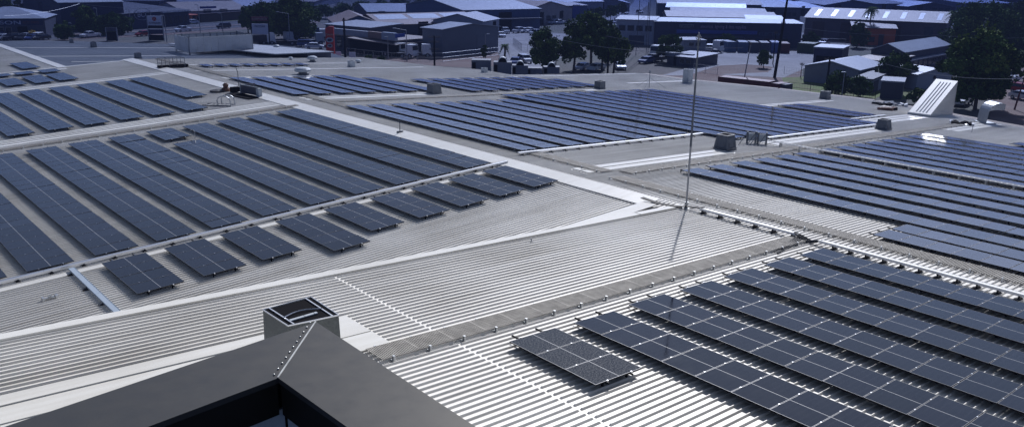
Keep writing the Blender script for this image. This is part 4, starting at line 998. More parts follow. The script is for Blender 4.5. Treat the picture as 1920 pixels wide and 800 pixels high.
bld('bright roofed shed at the right end of the wholesaler roofs', (1400, 84), (1468, 86), 14, ('y', 42), 'mono', 1.0, 'navy2', 'roofwhite', 'shed')
# brown warehouse with skylights
bld('long brown warehouse with eight bright skylights on its tan roof', (1506, 74), (1768, 88), 19, ('y', 33), 'par', 2.4, 'warebrown', 'tan', 'warehouse', [('sky', 8, .18, .80, 1.2), ('door', .06, .15, 5.2, 'brownwall'), ('door', .27, .34, 5.2, 'brownwall'), ('door', .62, .70, 5.0, 'brownwall'), ('door', .86, .92, 5.0, 'slate')])
bld('orange walled shop with pale skillion roof behind the palm', (1596, 84), (1676, 87), 12, ('y', 52), 'mono', 1.4, 'orange', 'tan', 'shop', [('door', .62, .74, 3, 'brownwall'), ('win', 2, .2, .55, 1, 2.2, 'dark')])
bld('dark navy workshop bay with a pale edge left of the blue gabled workshop', (1527, 90), (1580, 93), 8, ('h', 4.4), 'flat', 1, 'navy2', 'roofblue', 'workshop_bay', [('door', .1, .9, 2.9, 'dark')])
bld('grey gabled workshop with light blue roof and windowed long side', (1695, 98), (1780, 84), ('r', 1637, 87), ('h', 4.6), 'par', 1.3, 'slate', 'roofblue', 'workshop', [('win', 8, .12, .95, 1.2, 2.4, 'midgrey'), ('band', .0, 1, 2.9, 3.1, 'palegrey', 1.3)])
bld('white roofed grey cottage beside the shrubs below the blue gabled workshop', (1610, 132), (1655, 121), ('r', 1557, 116.5), ('h', 2.9), 'par', 1.1, 'midgrey', 'roofwhite', 'cottage', [('win', 2, .2, .9, 1.1, 2.0, 'slate'), ('door', .05, .14, 2.1, 'slate')])
bld('tan carport with curved edge behind the white roofed cottage', (1604, 110), (1662, 116), 9, ('h', 3.3), 'mono', .5, 'dark', 'tan', 'carport')
bld('small white gabled shed behind the white wedge cowl', (1717, 168), (1782, 166), 8, ('y', 140), 'perp', .9, 'shedwhite', 'palegrey', 'garden_shed', [('win', 1, .45, .53, 2.5, 2.9, 'slate')])
bld('pale low fence shed right of the shrubs', (1632, 176), (1672, 158), 3, 2.2, 'flat', 1, 'palegrey', 'slate', 'garden_shed', [('door', .1, .3, 1.9, 'slate'), ('door', .5, .7, 1.9, 'slate')])
bld('dark low shed between shrubs and small white shed', (1649, 184), (1690, 187), 6, 2.6, 'flat', 1, 'slate', 'midgrey', 'garden_shed')
bld('grey portable hut with pale roof edge and dark doorways', (1250, 122), (1301, 127), 10, ('y', 105), 'mono', .25, 'slate', 'midgrey', 'portable_hut', [('door', .25, .35, 2.1, 'dark'), ('win', 2, .45, .9, 1.1, 1.9, 'midgrey'), ('band', 0, 1, 2.45, 2.75, 'palegrey', .9)])
bld('two storey grey transportable with water tanks behind the portable hut', (1280, 103), (1322, 103), 8, ('y', 77), 'flat', 1, 'midgrey', 'midgrey', 'transportable', [('win', 2, .2, .8, 3.2, 4.0, 'palegrey')])

# far band of roofs along the top edge
M_far = ['palegrey', 'tan', 'roofblue', 'midgrey', 'brown', 'containerblue', 'slate']
far = [(-20, 28, 45, 30, 'midgrey', 'brown', 'old'), (38, 28, 74, 12, 'midgrey', 'roofblue', 'pale roofed'), (92, 42, 130, 30, 'cream', 'palegrey', 'cream'), (205, 20, 300, 2, 'navy2', 'slate', 'dark blue'), (300, 18, 400, 4, 'containerblue', 'midgrey', 'blue grey'),
       (400, 22, 452, 12, 'midgrey', 'midgrey', 'low grey'), (452, 16, 520, 6, 'palegrey', 'strip', 'teal roofed'), (520, 14, 590, 3, 'midgrey', 'tan', 'tan'), (690, 44, 790, 23, 'slate', 'roofblue', 'long blue edged'), (760, 34, 870, 19, 'slate', 'slate', 'dark flat'),
       (860, 22, 960, 2, 'slate', 'brown', 'dark brown'), (960, 20, 1060, -3, 'brownwall', 'palegrey', 'maroon'), (1060, 30, 1130, 4, 'palegrey', 'palegrey', 'white'), (1110, 22, 1180, 6, 'midgrey', 'roofblue', 'small blue'),
       (1410, 22, 1490, 5, 'containerblue', 'roofblue', 'blue gabled'), (1430, 36, 1500, 14, 'slate', 'palegrey', 'grey gabled'), (1490, 30, 1545, 16, 'slate', 'roofwhite', 'white striped'), (1545, 26, 1640, 10, 'containerblue', 'slate', 'broad blue'), (1640, 24, 1700, 8, 'containerblue', 'slate', 'mid blue'),
       (1500, 12, 1620, -2, 'slate', 'palegrey', 'far grey'), (1625, 10, 1745, -4, 'containerblue', 'roofblue', 'far blue'), (1700, 26, 1790, 13, 'slate', 'palegrey', 'greyish'), (1740, 12, 1860, 1, 'containerblue', 'roofblue', 'long pale'), (1800, 20, 1900, 6, 'midgrey', 'palegrey', 'half hidden'), (1860, 12, 1990, 0, 'slate', 'roofblue', 'rightmost')]
for i, (xa, yb, xb, ye, w_, r_, nm) in enumerate(far):
    bld('%s far hall at the top edge, %s' % (nm, ('left of the road', 'behind the road trees', 'above the middle', 'above the right')[min(3, int(max(0, xa) / 480))]), (xa, yb), (xb, yb + (1 if i % 2 else -1)), 30 + 7 * (i % 4), ('y', ye), ('par', 'perp', 'par', 'mono')[i % 4], 2.0, w_, r_, 'far_hall',
        [('door', .2, .32, 4, 'dark'), ('win', 3, .5, .9, 1.4, 2.6, 'dark')], group='halls along the top edge')

# ------------------------------------------------------------------ vegetation
def crown_mesh(rx, rz, seed, leaves=2600, leaf=.42, clumps=34, droop=0.0, mats=('leafa', 'leafb', 'leafc')):
    rnd = random.Random(seed); mb = MB(); cl = []
    for i in range(clumps):
        a = rnd.random() * 2 * math.pi; zz = rnd.uniform(-.85, 1); rr = math.sqrt(max(0, 1 - zz * zz)) * rnd.uniform(.35, 1.0)
        cl.append((rr * rx * math.cos(a), rr * rx * math.sin(a), zz * rz * rnd.uniform(.7, 1.05), rnd.uniform(.16, .34) * rx, rnd.choice((0, 0, 1, 1, 2))))
    for i in range(leaves):
        c = rnd.choice(cl); 
        dx, dy, dz = rnd.gauss(0, 1), rnd.gauss(0, 1), rnd.gauss(0, .8); q = 1 / math.sqrt(dx * dx + dy * dy + dz * dz + .01) * rnd.uniform(.5, 1.05)
        p = Vector((c[0] + dx * q * c[3], c[1] + dy * q * c[3], c[2] + dz * q * c[3] - droop * rnd.random()))
        s = leaf * rnd.uniform(.6, 1.3); u = Vector((rnd.gauss(0, 1), rnd.gauss(0, 1), rnd.gauss(0, .6))).normalized(); v = u.cross(Vector((rnd.gauss(0, 1), rnd.gauss(0, 1), rnd.gauss(0, 1)))).normalized()
        mt = c[4] if rnd.random() < .8 else rnd.randrange(3)
        mb.poly([p - u * s * .5, p + v * s * .32, p + u * s * .5, p - v * s * .32], mt)
    return mb.mesh('crown', [M[m] for m in mats]), cl
def trunk_mesh(h, rx, rz, cl, r, seed):
    rnd = random.Random(seed); mb = MB(); zc = h - rz
    mb.tube([(0, 0, -.2), (rnd.uniform(-.2, .2), rnd.uniform(-.2, .2), zc * .5), (0, 0, zc)], [r, r * .75, r * .5], k=7)
    for c in cl[::3]: mb.tube([(0, 0, zc * rnd.uniform(.5, .9)), (c[0] * .5, c[1] * .5, zc + c[2] * .35), (c[0] * .9, c[1] * .9, zc + c[2] * .9)], [r * .42, r * .25, r * .08], k=5)
    return mb.mesh('trunk', M['bark'])
CR = {}
def tree(label, px, py, top, wpx, kind=0, group=None, name='tree', cat='tree', frac=.72, leaves=None, leaf=None):
    """px,py: base on the ground; top: photo row of its top; wpx: crown width in photo pixels"""
    b = at(px, py, 0); h = hgt(b, top); rx = size_at(b, wpx) / 2 * 1.08; rz = h * min(1, frac * 1.08) / 2
    t = thing(name, label, cat, (b.x, b.y, 0), random.random() * 6.28, group)
    rx, rz = max(rx, .6), max(rz, .6)
    nl = leaves or int(min(14000, 1500 + rx * rz * 420)); lf = leaf or max(.36, min(.62, rx * .17))
    me, cl = crown_mesh(rx, rz, hash((px, py)) % 9999, nl, lf, int(22 + rx * 9))
    o = bpy.data.objects.new('crown', me); COL.objects.link(o); o.parent = t; o.location = (0, 0, h - rz * 1.02)
    o = bpy.data.objects.new('trunk', trunk_mesh(h, rx, rz, cl, max(.08, h * .028), px)); COL.objects.link(o); o.parent = t
    return t
def palm(label, px, py, top, wpx):
    b = at(px, py, 0); h = hgt(b, top); rl = size_at(b, wpx) / 2; t = thing('palm_tree', label, 'palm', (b.x, b.y, 0)); rnd = random.Random(px)
    mb = MB(); mb.tube([(0, 0, -.2), (.15, 0, h * .5), (0, 0, h - rl * .7)], [.28, .2, .16], k=7); mb.build('trunk', M['bark'], t)
    mb = MB(); z0 = h - rl * .75
    for i in range(22):
        a = i * 2.4; el = rnd.uniform(-.3, 1.15); d = Vector((math.cos(a), math.sin(a), 0)); sd = Vector((-d.y, d.x, 0)); prev = None
        for k in range(9):
            s = k / 8; p = Vector((0, 0, z0)) + d * rl * s * math.cos(el * .6) + Vector((0, 0, rl * (math.sin(el) * s * 1.1 - 1.15 * s * s * (1.1 - el * .35))))
            if prev is not None:
                w = rl * .26 * math.sin(math.pi * min(1, s * .9 + .1)) + .05
                for sg in (-1, 1):
                    mb.poly([prev, p, p + sd * sg * w - Vector((0, 0, w * .5)) + d * w * .3, prev + sd * sg * w * .9 - Vector((0, 0, w * .5)) + d * w * .2][:3], rnd.choice((0, 1, 1, 2)))
            prev = p
    mb.build('fronds', [M['leafa'], M['leafb'], M['leafc']], t)
# tall street trees, centre
tree('tall bushy street tree at the left of the dark central group', 1018, 138, 58, 62, group='dark trees in the middle')
tree('slender tall tree rising highest in the central group', 1108, 128, 24, 62, group='dark trees in the middle', frac=.62)
tree('wide dark tree left of the tallest central tree', 1075, 136, 44, 58, group='dark trees in the middle', frac=.7)
tree('broad drooping tree right of the tallest central tree', 1150, 138, 54, 56, group='dark trees in the middle', frac=.74)
tree('loose open crowned tree in front of the tallest central tree', 1128, 134, 52, 44, group='dark trees in the middle', frac=.66)
tree('small tree behind the drooping central tree', 1140, 118, 42, 26, group='dark trees in the middle')
tree('bushy green tree in front of the long wholesaler', 1252, 118, 62, 46, frac=.85)
tree('low spreading tree before the dark wholesaler wall', 1362, 92, 66, 34)
# left tree masses
tree('very large dark tree right of the truck sign', 548, 78, 2, 92, frac=.86)
tree('big dark tree behind the truck sign', 500, 72, 8, 62, frac=.8)
tree('dark tree left of the very large one, behind the sign posts', 466, 62, 14, 36)
tree('dense dark hedge tree right of the small black pylon', 215, 66, 30, 62, frac=.95)
tree('dark fig tree between the parts shop and the navy warehouse', 168, 66, 12, 44, frac=.85)
tree('bushy garden tree beside the parts shop car park', 122, 76, 42, 34, frac=.9)
tree('narrow dark tree behind the parts shop roof', 38, 40, -2, 16)
tree('dark tree at the top left corner', 8, 36, -4, 34)
for i, (x, y, tp, w) in enumerate([(610, 36, 12, 40), (645, 32, 8, 34), (680, 28, 4, 36), (715, 27, 2, 34), (750, 22, -2, 38), (790, 19, 0, 34), (830, 16, -4, 30), (860, 20, 4, 22), (575, 30, 10, 30), (905, 12, -3, 26)]):
    tree('%s from the left in the line of trees beyond the upper road' % ORD[i], x, y, tp, w, group='trees beyond the upper road', leaves=1200, leaf=.8)
for i, (x, y, tp, w) in enumerate([(1120, 42, 16, 24), (1145, 38, 12, 26), (1165, 30, 6, 20)]):
    tree(['dark tree at the left of the street end', 'dark tree in the middle of the street end', 'dark tree at the right of the street end'][i], x, y, tp, w, leaves=1200, leaf=.7)
# right tree masses
tree('enormous dark tree behind the wedge cowl and the duct cowl', 1828, 205, 66, 128, frac=.82)
tree('large green tree above the enormous dark tree', 1832, 110, 8, 120, frac=.9)
tree('round green tree at the top right corner', 1888, 80, 4, 60, frac=.9)
tree('green tree right of the light blue roofed workshop', 1790, 118, 46, 44, frac=.9)
tree('tree at the right edge behind the dirt lot', 1910, 112, 52, 56, frac=.9)
tree('dark round tree against the windowed side of the grey workshop', 1678, 162, 104, 60, frac=.9)
tree('leafy shrub tree left of the white roofed cottage wall', 1568, 178, 136, 46, frac=.95)
tree('pale tipped shrub tree right below the white roofed cottage', 1612, 182, 146, 44, frac=.95)
tree('thin shrub at the small white shed', 1718, 196, 170, 34, frac=1)
tree('dark tree left of the orange walled shop', 1606, 90, 42, 38, frac=.85)
tree('small dull tree before the brown warehouse', 1520, 88, 62, 30, frac=.9)
tree('small yard tree right of the row of containers', 1432, 128, 96, 26, frac=.8)
palm('tall coconut palm in front of the skylight warehouse', 1626, 82, 3, 34)
palm('stocky dark palm at the right end of the skylight warehouse', 1782, 92, 10, 44)
palm('small palm beside the street left of the central trees', 946, 112, 76, 26)
palm('small palm by the pale blue office wing', 1147, 100, 40, 20)
tree('thin sapling in front of the grey shed', 908, 118, 84, 12, frac=.7)
for i, (x, y) in enumerate([(692, 112), (716, 114), (560, 104)]):
    tree(['round bush at the dealership fence, left one', 'round bush at the dealership fence, right one', 'round bush near the forecourt of the trucks'][i], x, y, y - 9, 14, frac=1, leaves=500, name='shrub', cat='shrub')

# ------------------------------------------------------------------ vehicles
def car_meshes(kind):
    mb = MB(); L, W_, = (4.4, 1.8) if kind != 'ute' else (5.1, 1.85)
    prof = {'car': [(0, .35), (0, .75), (.95, .92), (1.55, 1.42), (3.3, 1.45), (4.05, 1.0), (4.4, .9), (4.4, .35)],
            'suv': [(0, .4), (0, .95), (.9, 1.08), (1.45, 1.68), (4.1, 1.72), (4.4, 1.05), (4.4, .4)],
            'ute': [(0, .4), (0, .9), (1.1, 1.05), (1.7, 1.65), (3.0, 1.68), (3.3, 1.1), (5.1, 1.05), (5.1, .4)]}[kind]
    n = len(prof)
    for s, ins in ((-W_ / 2, 1), (W_ / 2, 1)):
        for x, z in prof: mb.v.append((x - L / 2, s * (1 if z < 1.2 else .84), z))
    mb.face(list(range(n))[::-1]); mb.face([n + i for i in range(n)])
    for i in range(n): j = (i + 1) % n; mb.face([i, j, n + j, n + i])
    gl = MB(); a = prof[2]; b = prof[3]; c = prof[4]; d = prof[5]
    def q(p, k, dx=0, dz=0): return p
    def X(p, s, o=.0): return Vector((p[0] - L / 2, s * W_ / 2 * (1 if p[1] < 1.2 else .84), p[1]))
    def lerp(p, r, k): return (p[0] + (r[0] - p[0]) * k, p[1] + (r[1] - p[1]) * k)
    off = Vector((-.02, 0, .02)); gl.poly([X(lerp(a, b, .1), -.9) + off, X(lerp(a, b, .9), -.9) + off, X(lerp(a, b, .9), .9) + off, X(lerp(a, b, .1), .9) + off])
    off = Vector((.02, 0, .02)); gl.poly([X(lerp(d, c, .15), .9) + off, X(lerp(d, c, .9), .9) + off, X(lerp(d, c, .9), -.9) + off, X(lerp(d, c, .15), -.9) + off])
    for s in (-1, 1):
        gl.poly([Vector((a[0] + .25 - L / 2, s * (W_ / 2 + .012), a[1] + .06)), Vector((b[0] + .08 - L / 2, s * (W_ / 2 * .86 + .012), b[1] - .1)), Vector((c[0] - .1 - L / 2, s * (W_ / 2 * .86 + .012), c[1] - .1)), Vector((d[0] - .2 - L / 2, s * (W_ / 2 + .012), d[1] + .06))])
    wh = [(x, s * (W_ / 2 - .08), .32) for x in (-L / 2 + .8, L / 2 - .85) for s in (-1, 1)]
    return mb, gl, wh
PROTO = {}
for k in ('car', 'suv', 'ute'):
    b_, g_, w_ = car_meshes(k); PROTO[k] = (b_, g_.mesh('car_window', M['glass']), w_)
_w = MB(); _w.tube([(0, -.10, 0), (0, .10, 0)], .33, k=12); _w.tube([(0, -.107, 0), (0, .107, 0)], .2, 1, k=8); WHEEL = _w.mesh('wheel', [M['tyre'], M['galv']])
_w = MB(); _w.tube([(0, -.16, 0), (0, .16, 0)], .5, k=12); _w.tube([(0, -.167, 0), (0, .167, 0)], .27, 1, k=8); TWHEEL = _w.mesh('wheel', [M['tyre'], M['galv']])
bodies = {}
def car(label, px, py, kind='car', col='white', ang=0, group='parked vehicles', z0=0):
    p = at(px, py, z0); t = thing({'car': 'parked_car', 'suv': 'parked_suv', 'ute': 'parked_ute'}[kind], label, {'ute': 'ute', 'car': 'car', 'suv': 'car'}[kind], (p.x, p.y, z0 + .03), R(ang), group)
    if (kind, col) not in bodies: bodies[(kind, col)] = PROTO[kind][0].mesh('body', M[col])
    for nm, me in (('body', bodies[(kind, col)]), ('window', PROTO[kind][1])):
        o = bpy.data.objects.new(nm, me); COL.objects.link(o); o.parent = t
    for q in PROTO[kind][2]: o = bpy.data.objects.new('wheel', WHEEL); COL.objects.link(o); o.parent = t; o.location = q
for i, (x, c, k) in enumerate([(-6, 'carblue', 'suv'), (4, 'silver', 'car'), (14, 'white', 'car'), (24, 'carblack', 'suv'), (34, 'silver', 'car'), (43, 'carblack', 'car'), (52, 'silver', 'ute'), (61, 'carblue', 'car'), (70, 'white', 'suv'), (79, 'carblack', 'car')]):
    car('%s %s from the left in the parts shop car park' % (ORD[i], {'carblue': 'blue car', 'silver': 'silver car', 'white': 'white car', 'carblack': 'dark car'}[c]), x, 74.5 + (i % 2), k, c, 35 + 8 * (i % 3), 'cars at the parts shop')
mb = MB(); p = at(64, 74, 0); me, cl = crown_mesh(1.6, 1.1, 5, 500, .4, 12, mats=('yellow', 'leafc', 'yellow'))
t = thing('shrub', 'yellow shrub among the cars at the parts shop', 'shrub', (p.x, p.y, 0)); o = bpy.data.objects.new('crown', me); COL.objects.link(o); o.parent = t; o.location = (0, 0, 1.2)
mb.tube([(0, 0, 0), (0, 0, 1.0)], .08, k=5); mb.build('stem', M['bark'], t)
car('white ute driving on the wide upper left road', 344, 60, 'ute', 'white', 20)
car('pale van waiting at the far road junction', 596, 31, 'suv', 'silver', 30)
car('white car outside the orange kiosk', 360, 45.5, 'car', 'white', 20)
car('dark car on the far road near the trees', 676, 25, 'car', 'carblack', 40)
for i, (x, y, c, k, n) in enumerate([(971, 62, 'silver', 'suv', 'left one of three pale cars'), (981, 61.5, 'white', 'car', 'middle one of three pale cars'), (992, 61, 'white', 'car', 'right one of three pale cars')]): car(n + ' before the blue hall', x, y, k, c, 20)
car('dark suv parked near the right corner of the grey shed', 948, 63, 'suv', 'silver', 60)
car('white van in the yard behind the central trees', 1038, 46, 'suv', 'white', 10); car('blue and white ute in the yard behind the central trees', 1049, 46, 'ute', 'white', 0)
car('silver suv parked on the kerb behind the blue rooftop units', 984, 118, 'suv', 'silver', 70); car('blue car hidden behind the rooftop units', 966, 121, 'car', 'carblue', 40)
car('silver car under the central trees, left one', 1092, 132, 'car', 'silver', 20); car('white car under the central trees, middle one', 1118, 133, 'car', 'white', 10)
car('pale sheeted boat shaped car right of the central trees', 1163, 130, 'car', 'silver', 50); car('dark car left of the portable hut', 1226, 116, 'ute', 'carblack', 0)
car('blue car left of the portable hut, nearer one', 1212, 119, 'car', 'carblue', 10)
car('white car on the far street, left one', 1172, 27, 'car', 'carblack', 60); car('dark car on the far street, right one', 1199, 25, 'car', 'carblack', 60)
car('pale car under the enormous tree, left one', 1795, 190, 'suv', 'white', 15); car('pale car under the enormous tree, middle one', 1806, 183, 'car', 'white', 20)
car('pale car under the enormous tree, nearest one', 1800, 197, 'ute', 'silver', 10); car('dark red car at the right edge lot', 1918, 176, 'suv', 'carred', 70); car('pale car at the right edge lot', 1919, 188, 'car', 'silver', 70)
for i, (x, y, k, c, a, lab) in enumerate([(940, 70, 'car', 'white', 60, 'white car on the apron right of the big grey shed'), (1005, 66, 'ute', 'silver', 15, 'silver ute right of the three pale cars'), (1022, 72, 'suv', 'carblack', 70, 'dark suv turning at the street mouth'),
        (1080, 76, 'car', 'white', 60, 'white car half hidden at the top of the central trees'), (1128, 62, 'suv', 'silver', 62, 'silver suv on the street beside the far palms'), (1150, 50, 'car', 'carblue', 62, 'blue car farther up the central street'), (1160, 40, 'ute', 'white', 62, 'white ute near the end of the central street'),
        (1302, 112, 'car', 'silver', 20, 'silver car behind the portable hut'), (1330, 97, 'suv', 'white', 30, 'white van between transportable and dark tank'), (1470, 68, 'car', 'white', 10, 'white car in the yard left of the skylight warehouse'), (1486, 78, 'ute', 'carred', 80, 'red ute in the scrap yard left of the skylight warehouse'), (1482, 60, 'suv', 'silver', 30, 'silver van in the scrap yard near the bright shed'),
        (1545, 84, 'car', 'carblue', 10, 'blue car at the gate fence of the skylight warehouse'), (1688, 94, 'car', 'silver', 0, 'silver car right of the orange walled shop'), (420, 54, 'suv', 'carblack', 22, 'dark suv on the wide upper left road'), (500, 47, 'car', 'silver', 22, 'silver car on the road behind the truck sign'), (270, 68, 'car', 'carred', 20, 'red car behind the tall white topped pylon'),
        (170, 71, 'ute', 'white', 20, 'white ute turning before the dark hedge tree'), (740, 17, 'suv', 'white', 40, 'white van at the far end of the upper road'), (590, 92, 'car', 'white', 150, 'white car on the truck forecourt'), (575, 88, 'suv', 'carblue', 150, 'blue suv on the truck forecourt'), (1888, 150, 'ute', 'white', 60, 'white ute on the dirt lot at the right edge')]):
    car(lab, x, y, k, c, a)
def truck(label, px, py, ang, cabc, box=None, L=8.5, H=3.4, name='truck'):
    p = at(px, py, 0); t = thing(name, label, 'truck', (p.x, p.y, .03), R(ang), 'trucks in the yards')
    mb = MB(); mb.hexa([(-1, -1.15, .7), (1, -1.15, .7), (1, 1.15, .7), (-1, 1.15, .7)], [(-.75, -1.1, 2.9), (1, -1.1, 2.9), (1, 1.1, 2.9), (-.75, 1.1, 2.9)]); mb.box(-1.1, -.9, -1.1, 1.1, .5, 1.0); mb.build('cab', M[cabc], t)
    mb = MB(); mb.poly([(-.93, -1, 1.7), (-.82, -1, 2.6), (-.82, 1, 2.6), (-.93, 1, 1.7)][::-1]); mb.poly([(-.5, -1.16, 1.7), (.4, -1.16, 1.7), (.4, -1.13, 2.5), (-.5, -1.13, 2.5)]); mb.build('window', M['glass'], t)
    mb = MB()
    if box: mb.box(1.2, L - 1, -1.2, 1.2, .95, H)
    else: mb.box(1.2, L - 1, -1.15, 1.15, .9, 1.15)
    mb.build('load_box' if box else 'tray', M[box or 'slate'], t)
    mb = MB()
    for x in (-.1, L - 3.4, L - 2.1):
        for s in (-1, 1): o = bpy.data.objects.new('wheel', TWHEEL); COL.objects.link(o); o.parent = t; o.location = (x, s * 1.0, .5)
    mb.box(-.9, L - 1.2, -.4, .4, .5, .69); mb.build('chassis', M['tyre'], t)
truck('white truck at the service canopy, left one', 751, 106, 110, 'white'); truck('white truck at the service canopy, right one', 773, 109, 110, 'white')
truck('white truck parked at the corner of the grey shed', 800, 108, 150, 'white', None, 7.5)
truck('white box truck left of the red pylon sign', 606, 76, 165, 'white', 'containerblue', 10); truck('second truck parked behind the red pylon sign', 600, 84, 160, 'silver', None, 9)
truck('dark flat tray truck parked below the truck sign', 508, 84, 165, 'white', 'carblack', 9, 2.4); truck('low white trailer truck right of the dark tray truck', 542, 82, 175, 'silver', None, 9)
truck('small white truck by the water tank in the container yard', 1346, 99, 100, 'white', None, 6); truck('bus like white truck among the wholesaler yard', 1230, 110, 5, 'white', 'white', 9, 2.8)

# ------------------------------------------------------------------ containers & yard things
def container(label, A, B, depth, top, m, group='shipping containers'):
    a = at(*A, 0); b = at(*B, 0); d = Vector((b.x - a.x, b.y - a.y, 0)); W = d.length; H = hgt(a, top)
    t = thing('shipping_container', label, 'container', (a.x, a.y, .03), math.atan2(d.y, d.x), group)
    mb = MB(); mb.box(.05, W - .05, .05, depth - .05, .02, H); n = int(W / .35)
    for i in range(n): mb.box(W * (i + .2) / n, W * (i + .7) / n, -.01, .051, .12, H - .12)
    mb.build('body', M[m], t)
    mb = MB()
    for x in (0, W - .14):
        for y in (-.03, depth - .11): mb.box(x, x + .14, y, y + .14, 0, H + .02)
    mb.box(.14, W - .14, -.03, .06, H - .1, H + .02); mb.box(.14, W - .14, -.03, .06, 0, .12); mb.build('corner_frame', M[m], t)
container('light topped blue container, left end of the container row', (1363, 98), (1380, 98), 6, 79, 'containerblue'); container('second blue container of the container row', (1384, 98.5), (1402, 99), 6, 79.5, 'containerblue')
container('third grey blue container of the container row', (1407, 99), (1423, 99.3), 6, 80, 'slate'); container('fourth grey container of the container row', (1425, 99.5), (1442, 100), 6, 80.5, 'slate')
container('bright blue container left of the brown one', (1445, 99.5), (1461, 100), 6, 80, 'blue2'); container('rusty brown container in the yard', (1463, 100), (1480, 100.5), 6, 82, 'containerred'); container('dull green container by the yard trees', (1494, 99), (1524, 101), 5, 81, 'containergreen')
container('long dark red container just beyond the far eave, left one', (1345, 163), (1440, 174), 2.6, 144, 'containerred'); container('short dark red container right of the long one', (1444, 175), (1458, 177), 3, 156, 'containerred'); container('small dark container at the grass edge', (1460, 176), (1471, 177.5), 2.2, 158, 'slate')
def tank(label, px, py, wpx, top, m='palegrey'):
    p = at(px, py, 0); r = size_at(p, wpx) / 2; h = hgt(p, top); mb = MB(); mb.lathe([(r, 0), (r, h * .86), (r * .93, h * .93), (r * .3, h)], k=20)
    for z in (.25, .5, .7): mb.lathe([(r * 1.01, h * z), (r * 1.02, h * z + .06), (r * 1.01, h * z + .12)], k=20)
    tag(mb.build('water_tank', M[m], None, (p.x, p.y, .02)), label, 'tank')
tank('pale round water tank left of the container row', 1352, 92, 13, 82); tank('dark round tank left of the pale water tank', 1340, 104, 11, 92, 'slate')
# blue-grey ducted units just beyond the roof edge
def unit(label, px, py, wpx, top, arch=True, m='unitblue'):
    p = on(px, py, 0); z = roofz(p.x, p.y) - .9; p = at(px, py, z); w = size_at(p, wpx); h = hgt(p, top) - z
    t = thing('rooftop_unit', label, 'air unit', (p.x, p.y, z), R(-42), 'blue grey rooftop units')
    mb = MB(); mb.box(-w / 2, w / 2, 0, w * .8, 0, h); 
    for i in range(4): mb.box(-w / 2 + w * (i + .1) / 4, -w / 2 + w * (i + .16) / 4, -.03, 0, .1, h - .1)
    mb.build('casing', M[m], t)
    if arch:
        mb = MB(); n = 10; r = w * .22
        for i in range(n):
            a0, a1 = math.pi * i / n, math.pi * (i + 1) / n
            mb.hexa([Vector((r * math.cos(a), y, h + r * 1.1 * math.sin(a))) for a, y in ((a0, 0), (a1, 0), (a1, w * .5), (a0, w * .5))], [Vector((r * 1.14 * math.cos(a), y, h + r * 1.25 * math.sin(a))) for a, y in ((a0, 0), (a1, 0), (a1, w * .5), (a0, w * .5))])
        mb.build('cowl', M['ventlight'], t)
        mb = MB(); mb.box(-r, r, w * .1, w * .45, h + .003, h + r * .9); mb.build('cowl_opening', M['dark'], t)
    mb = MB(); mb.box(-w * .46, -w * .28, -.04, -.002, h * .2, h * .8); mb.build('fan_grille', M['dark'], t)
unit('left one of the blue grey units beyond the roof edge', 902, 136, 36, 113, False); unit('second blue grey unit from the left with arched cowl', 942, 141, 34, 117)
unit('third blue grey unit from the left with arched cowl', 975, 142, 30, 123); unit('fourth low blue grey unit from the left', 1002, 142, 28, 128, False); unit('rightmost blue grey unit with arched cowl', 1034, 141, 30, 126)

# ------------------------------------------------------------------ signs and poles
def pylon(label, px, py, wpx, top, panels, name='pylon_sign', legs=True, ang=None):
    p = at(px, py, 0); w = size_at(p, wpx); H = hgt(p, top); t = thing(name, label, 'sign', (p.x, p.y, 0), R(-41) if ang is None else R(ang))
    mb = MB()
    for s in (-1, 1): mb.box(s * w * .5 - .12 - (s > 0) * .0, s * w * .5 + .12, -.1, .1, 0, H)
    mb.build('post', M['dark' if legs == 'dark' else 'polegrey'], t)
    for (k0, k1, m, s, tm) in panels:
        mb = MB(); mb.box(-w / 2 + .13, w / 2 - .13, -.16, .14, H * k0, H * k1); mb.build('panel', M[m], t)
        if s: text(s, t, -w * .42, -.2, H * (k0 + (k1 - k0) * .3), H * (k1 - k0) * .42, tm, w * .84)
    return t, w, H
t, w, H = pylon('tall sign pylon with white top panel carrying a red round emblem', 294, 77, 28, 30, [(.62, 1, 'sigwhite', None, None), (.5, .6, 'dark', None, None), (.28, .46, 'navy2', None, None), (.02, .24, 'dark', None, None)])
text('AUTOMASTER', t, -w * .40, -.2, H * .68, H * .07, 'navy', w * .8)
mb = MB(); mb.tube([(0, -.17, H * .88), (0, -.24, H * .88)], H * .085, k=20); mb.build('emblem', M['red'], t)
mb = MB(); e = H * .05; mb.prism([(-e, -.27, H * .88 - e * .8), (e, -.27, H * .88 - e * .8), (e, -.245, H * .88 - e * .8), (-e, -.245, H * .88 - e * .8)], .02)
for s in (-1, 1): mb.hexa([Vector((s * e - .05, -.27, H * .88 - e * .8)), Vector((s * e + .05, -.27, H * .88 - e * .8)), Vector((s * e + .05, -.245, H * .88 - e * .8)), Vector((s * e - .05, -.245, H * .88 - e * .8))], [Vector((-.05, -.27, H * .88 + e)), Vector((.05, -.27, H * .88 + e)), Vector((.05, -.245, H * .88 + e)), Vector((-.05, -.245, H * .88 + e))])
mb.build('emblem_letter', M['cream'], t)
pylon('small black sign pylon beside the dark hedge tree', 211, 77, 20, 52, [(.72, 1, 'slate', None, None), (.02, .68, 'dark', None, None)])
p = at(490, 84, 0); t, w, H = pylon('truck maker sign with red lettering over a white panel on dark posts', 490, 86, 32, 32, [(.86, 1.0, 'maroon', 'KENWORTH', 'cream'), (.40, .76, 'sigwhite', None, None)], legs='dark')
text('PACCAR', t, -w * .3, -.2, H * .64, H * .07, 'navy', w * .6)
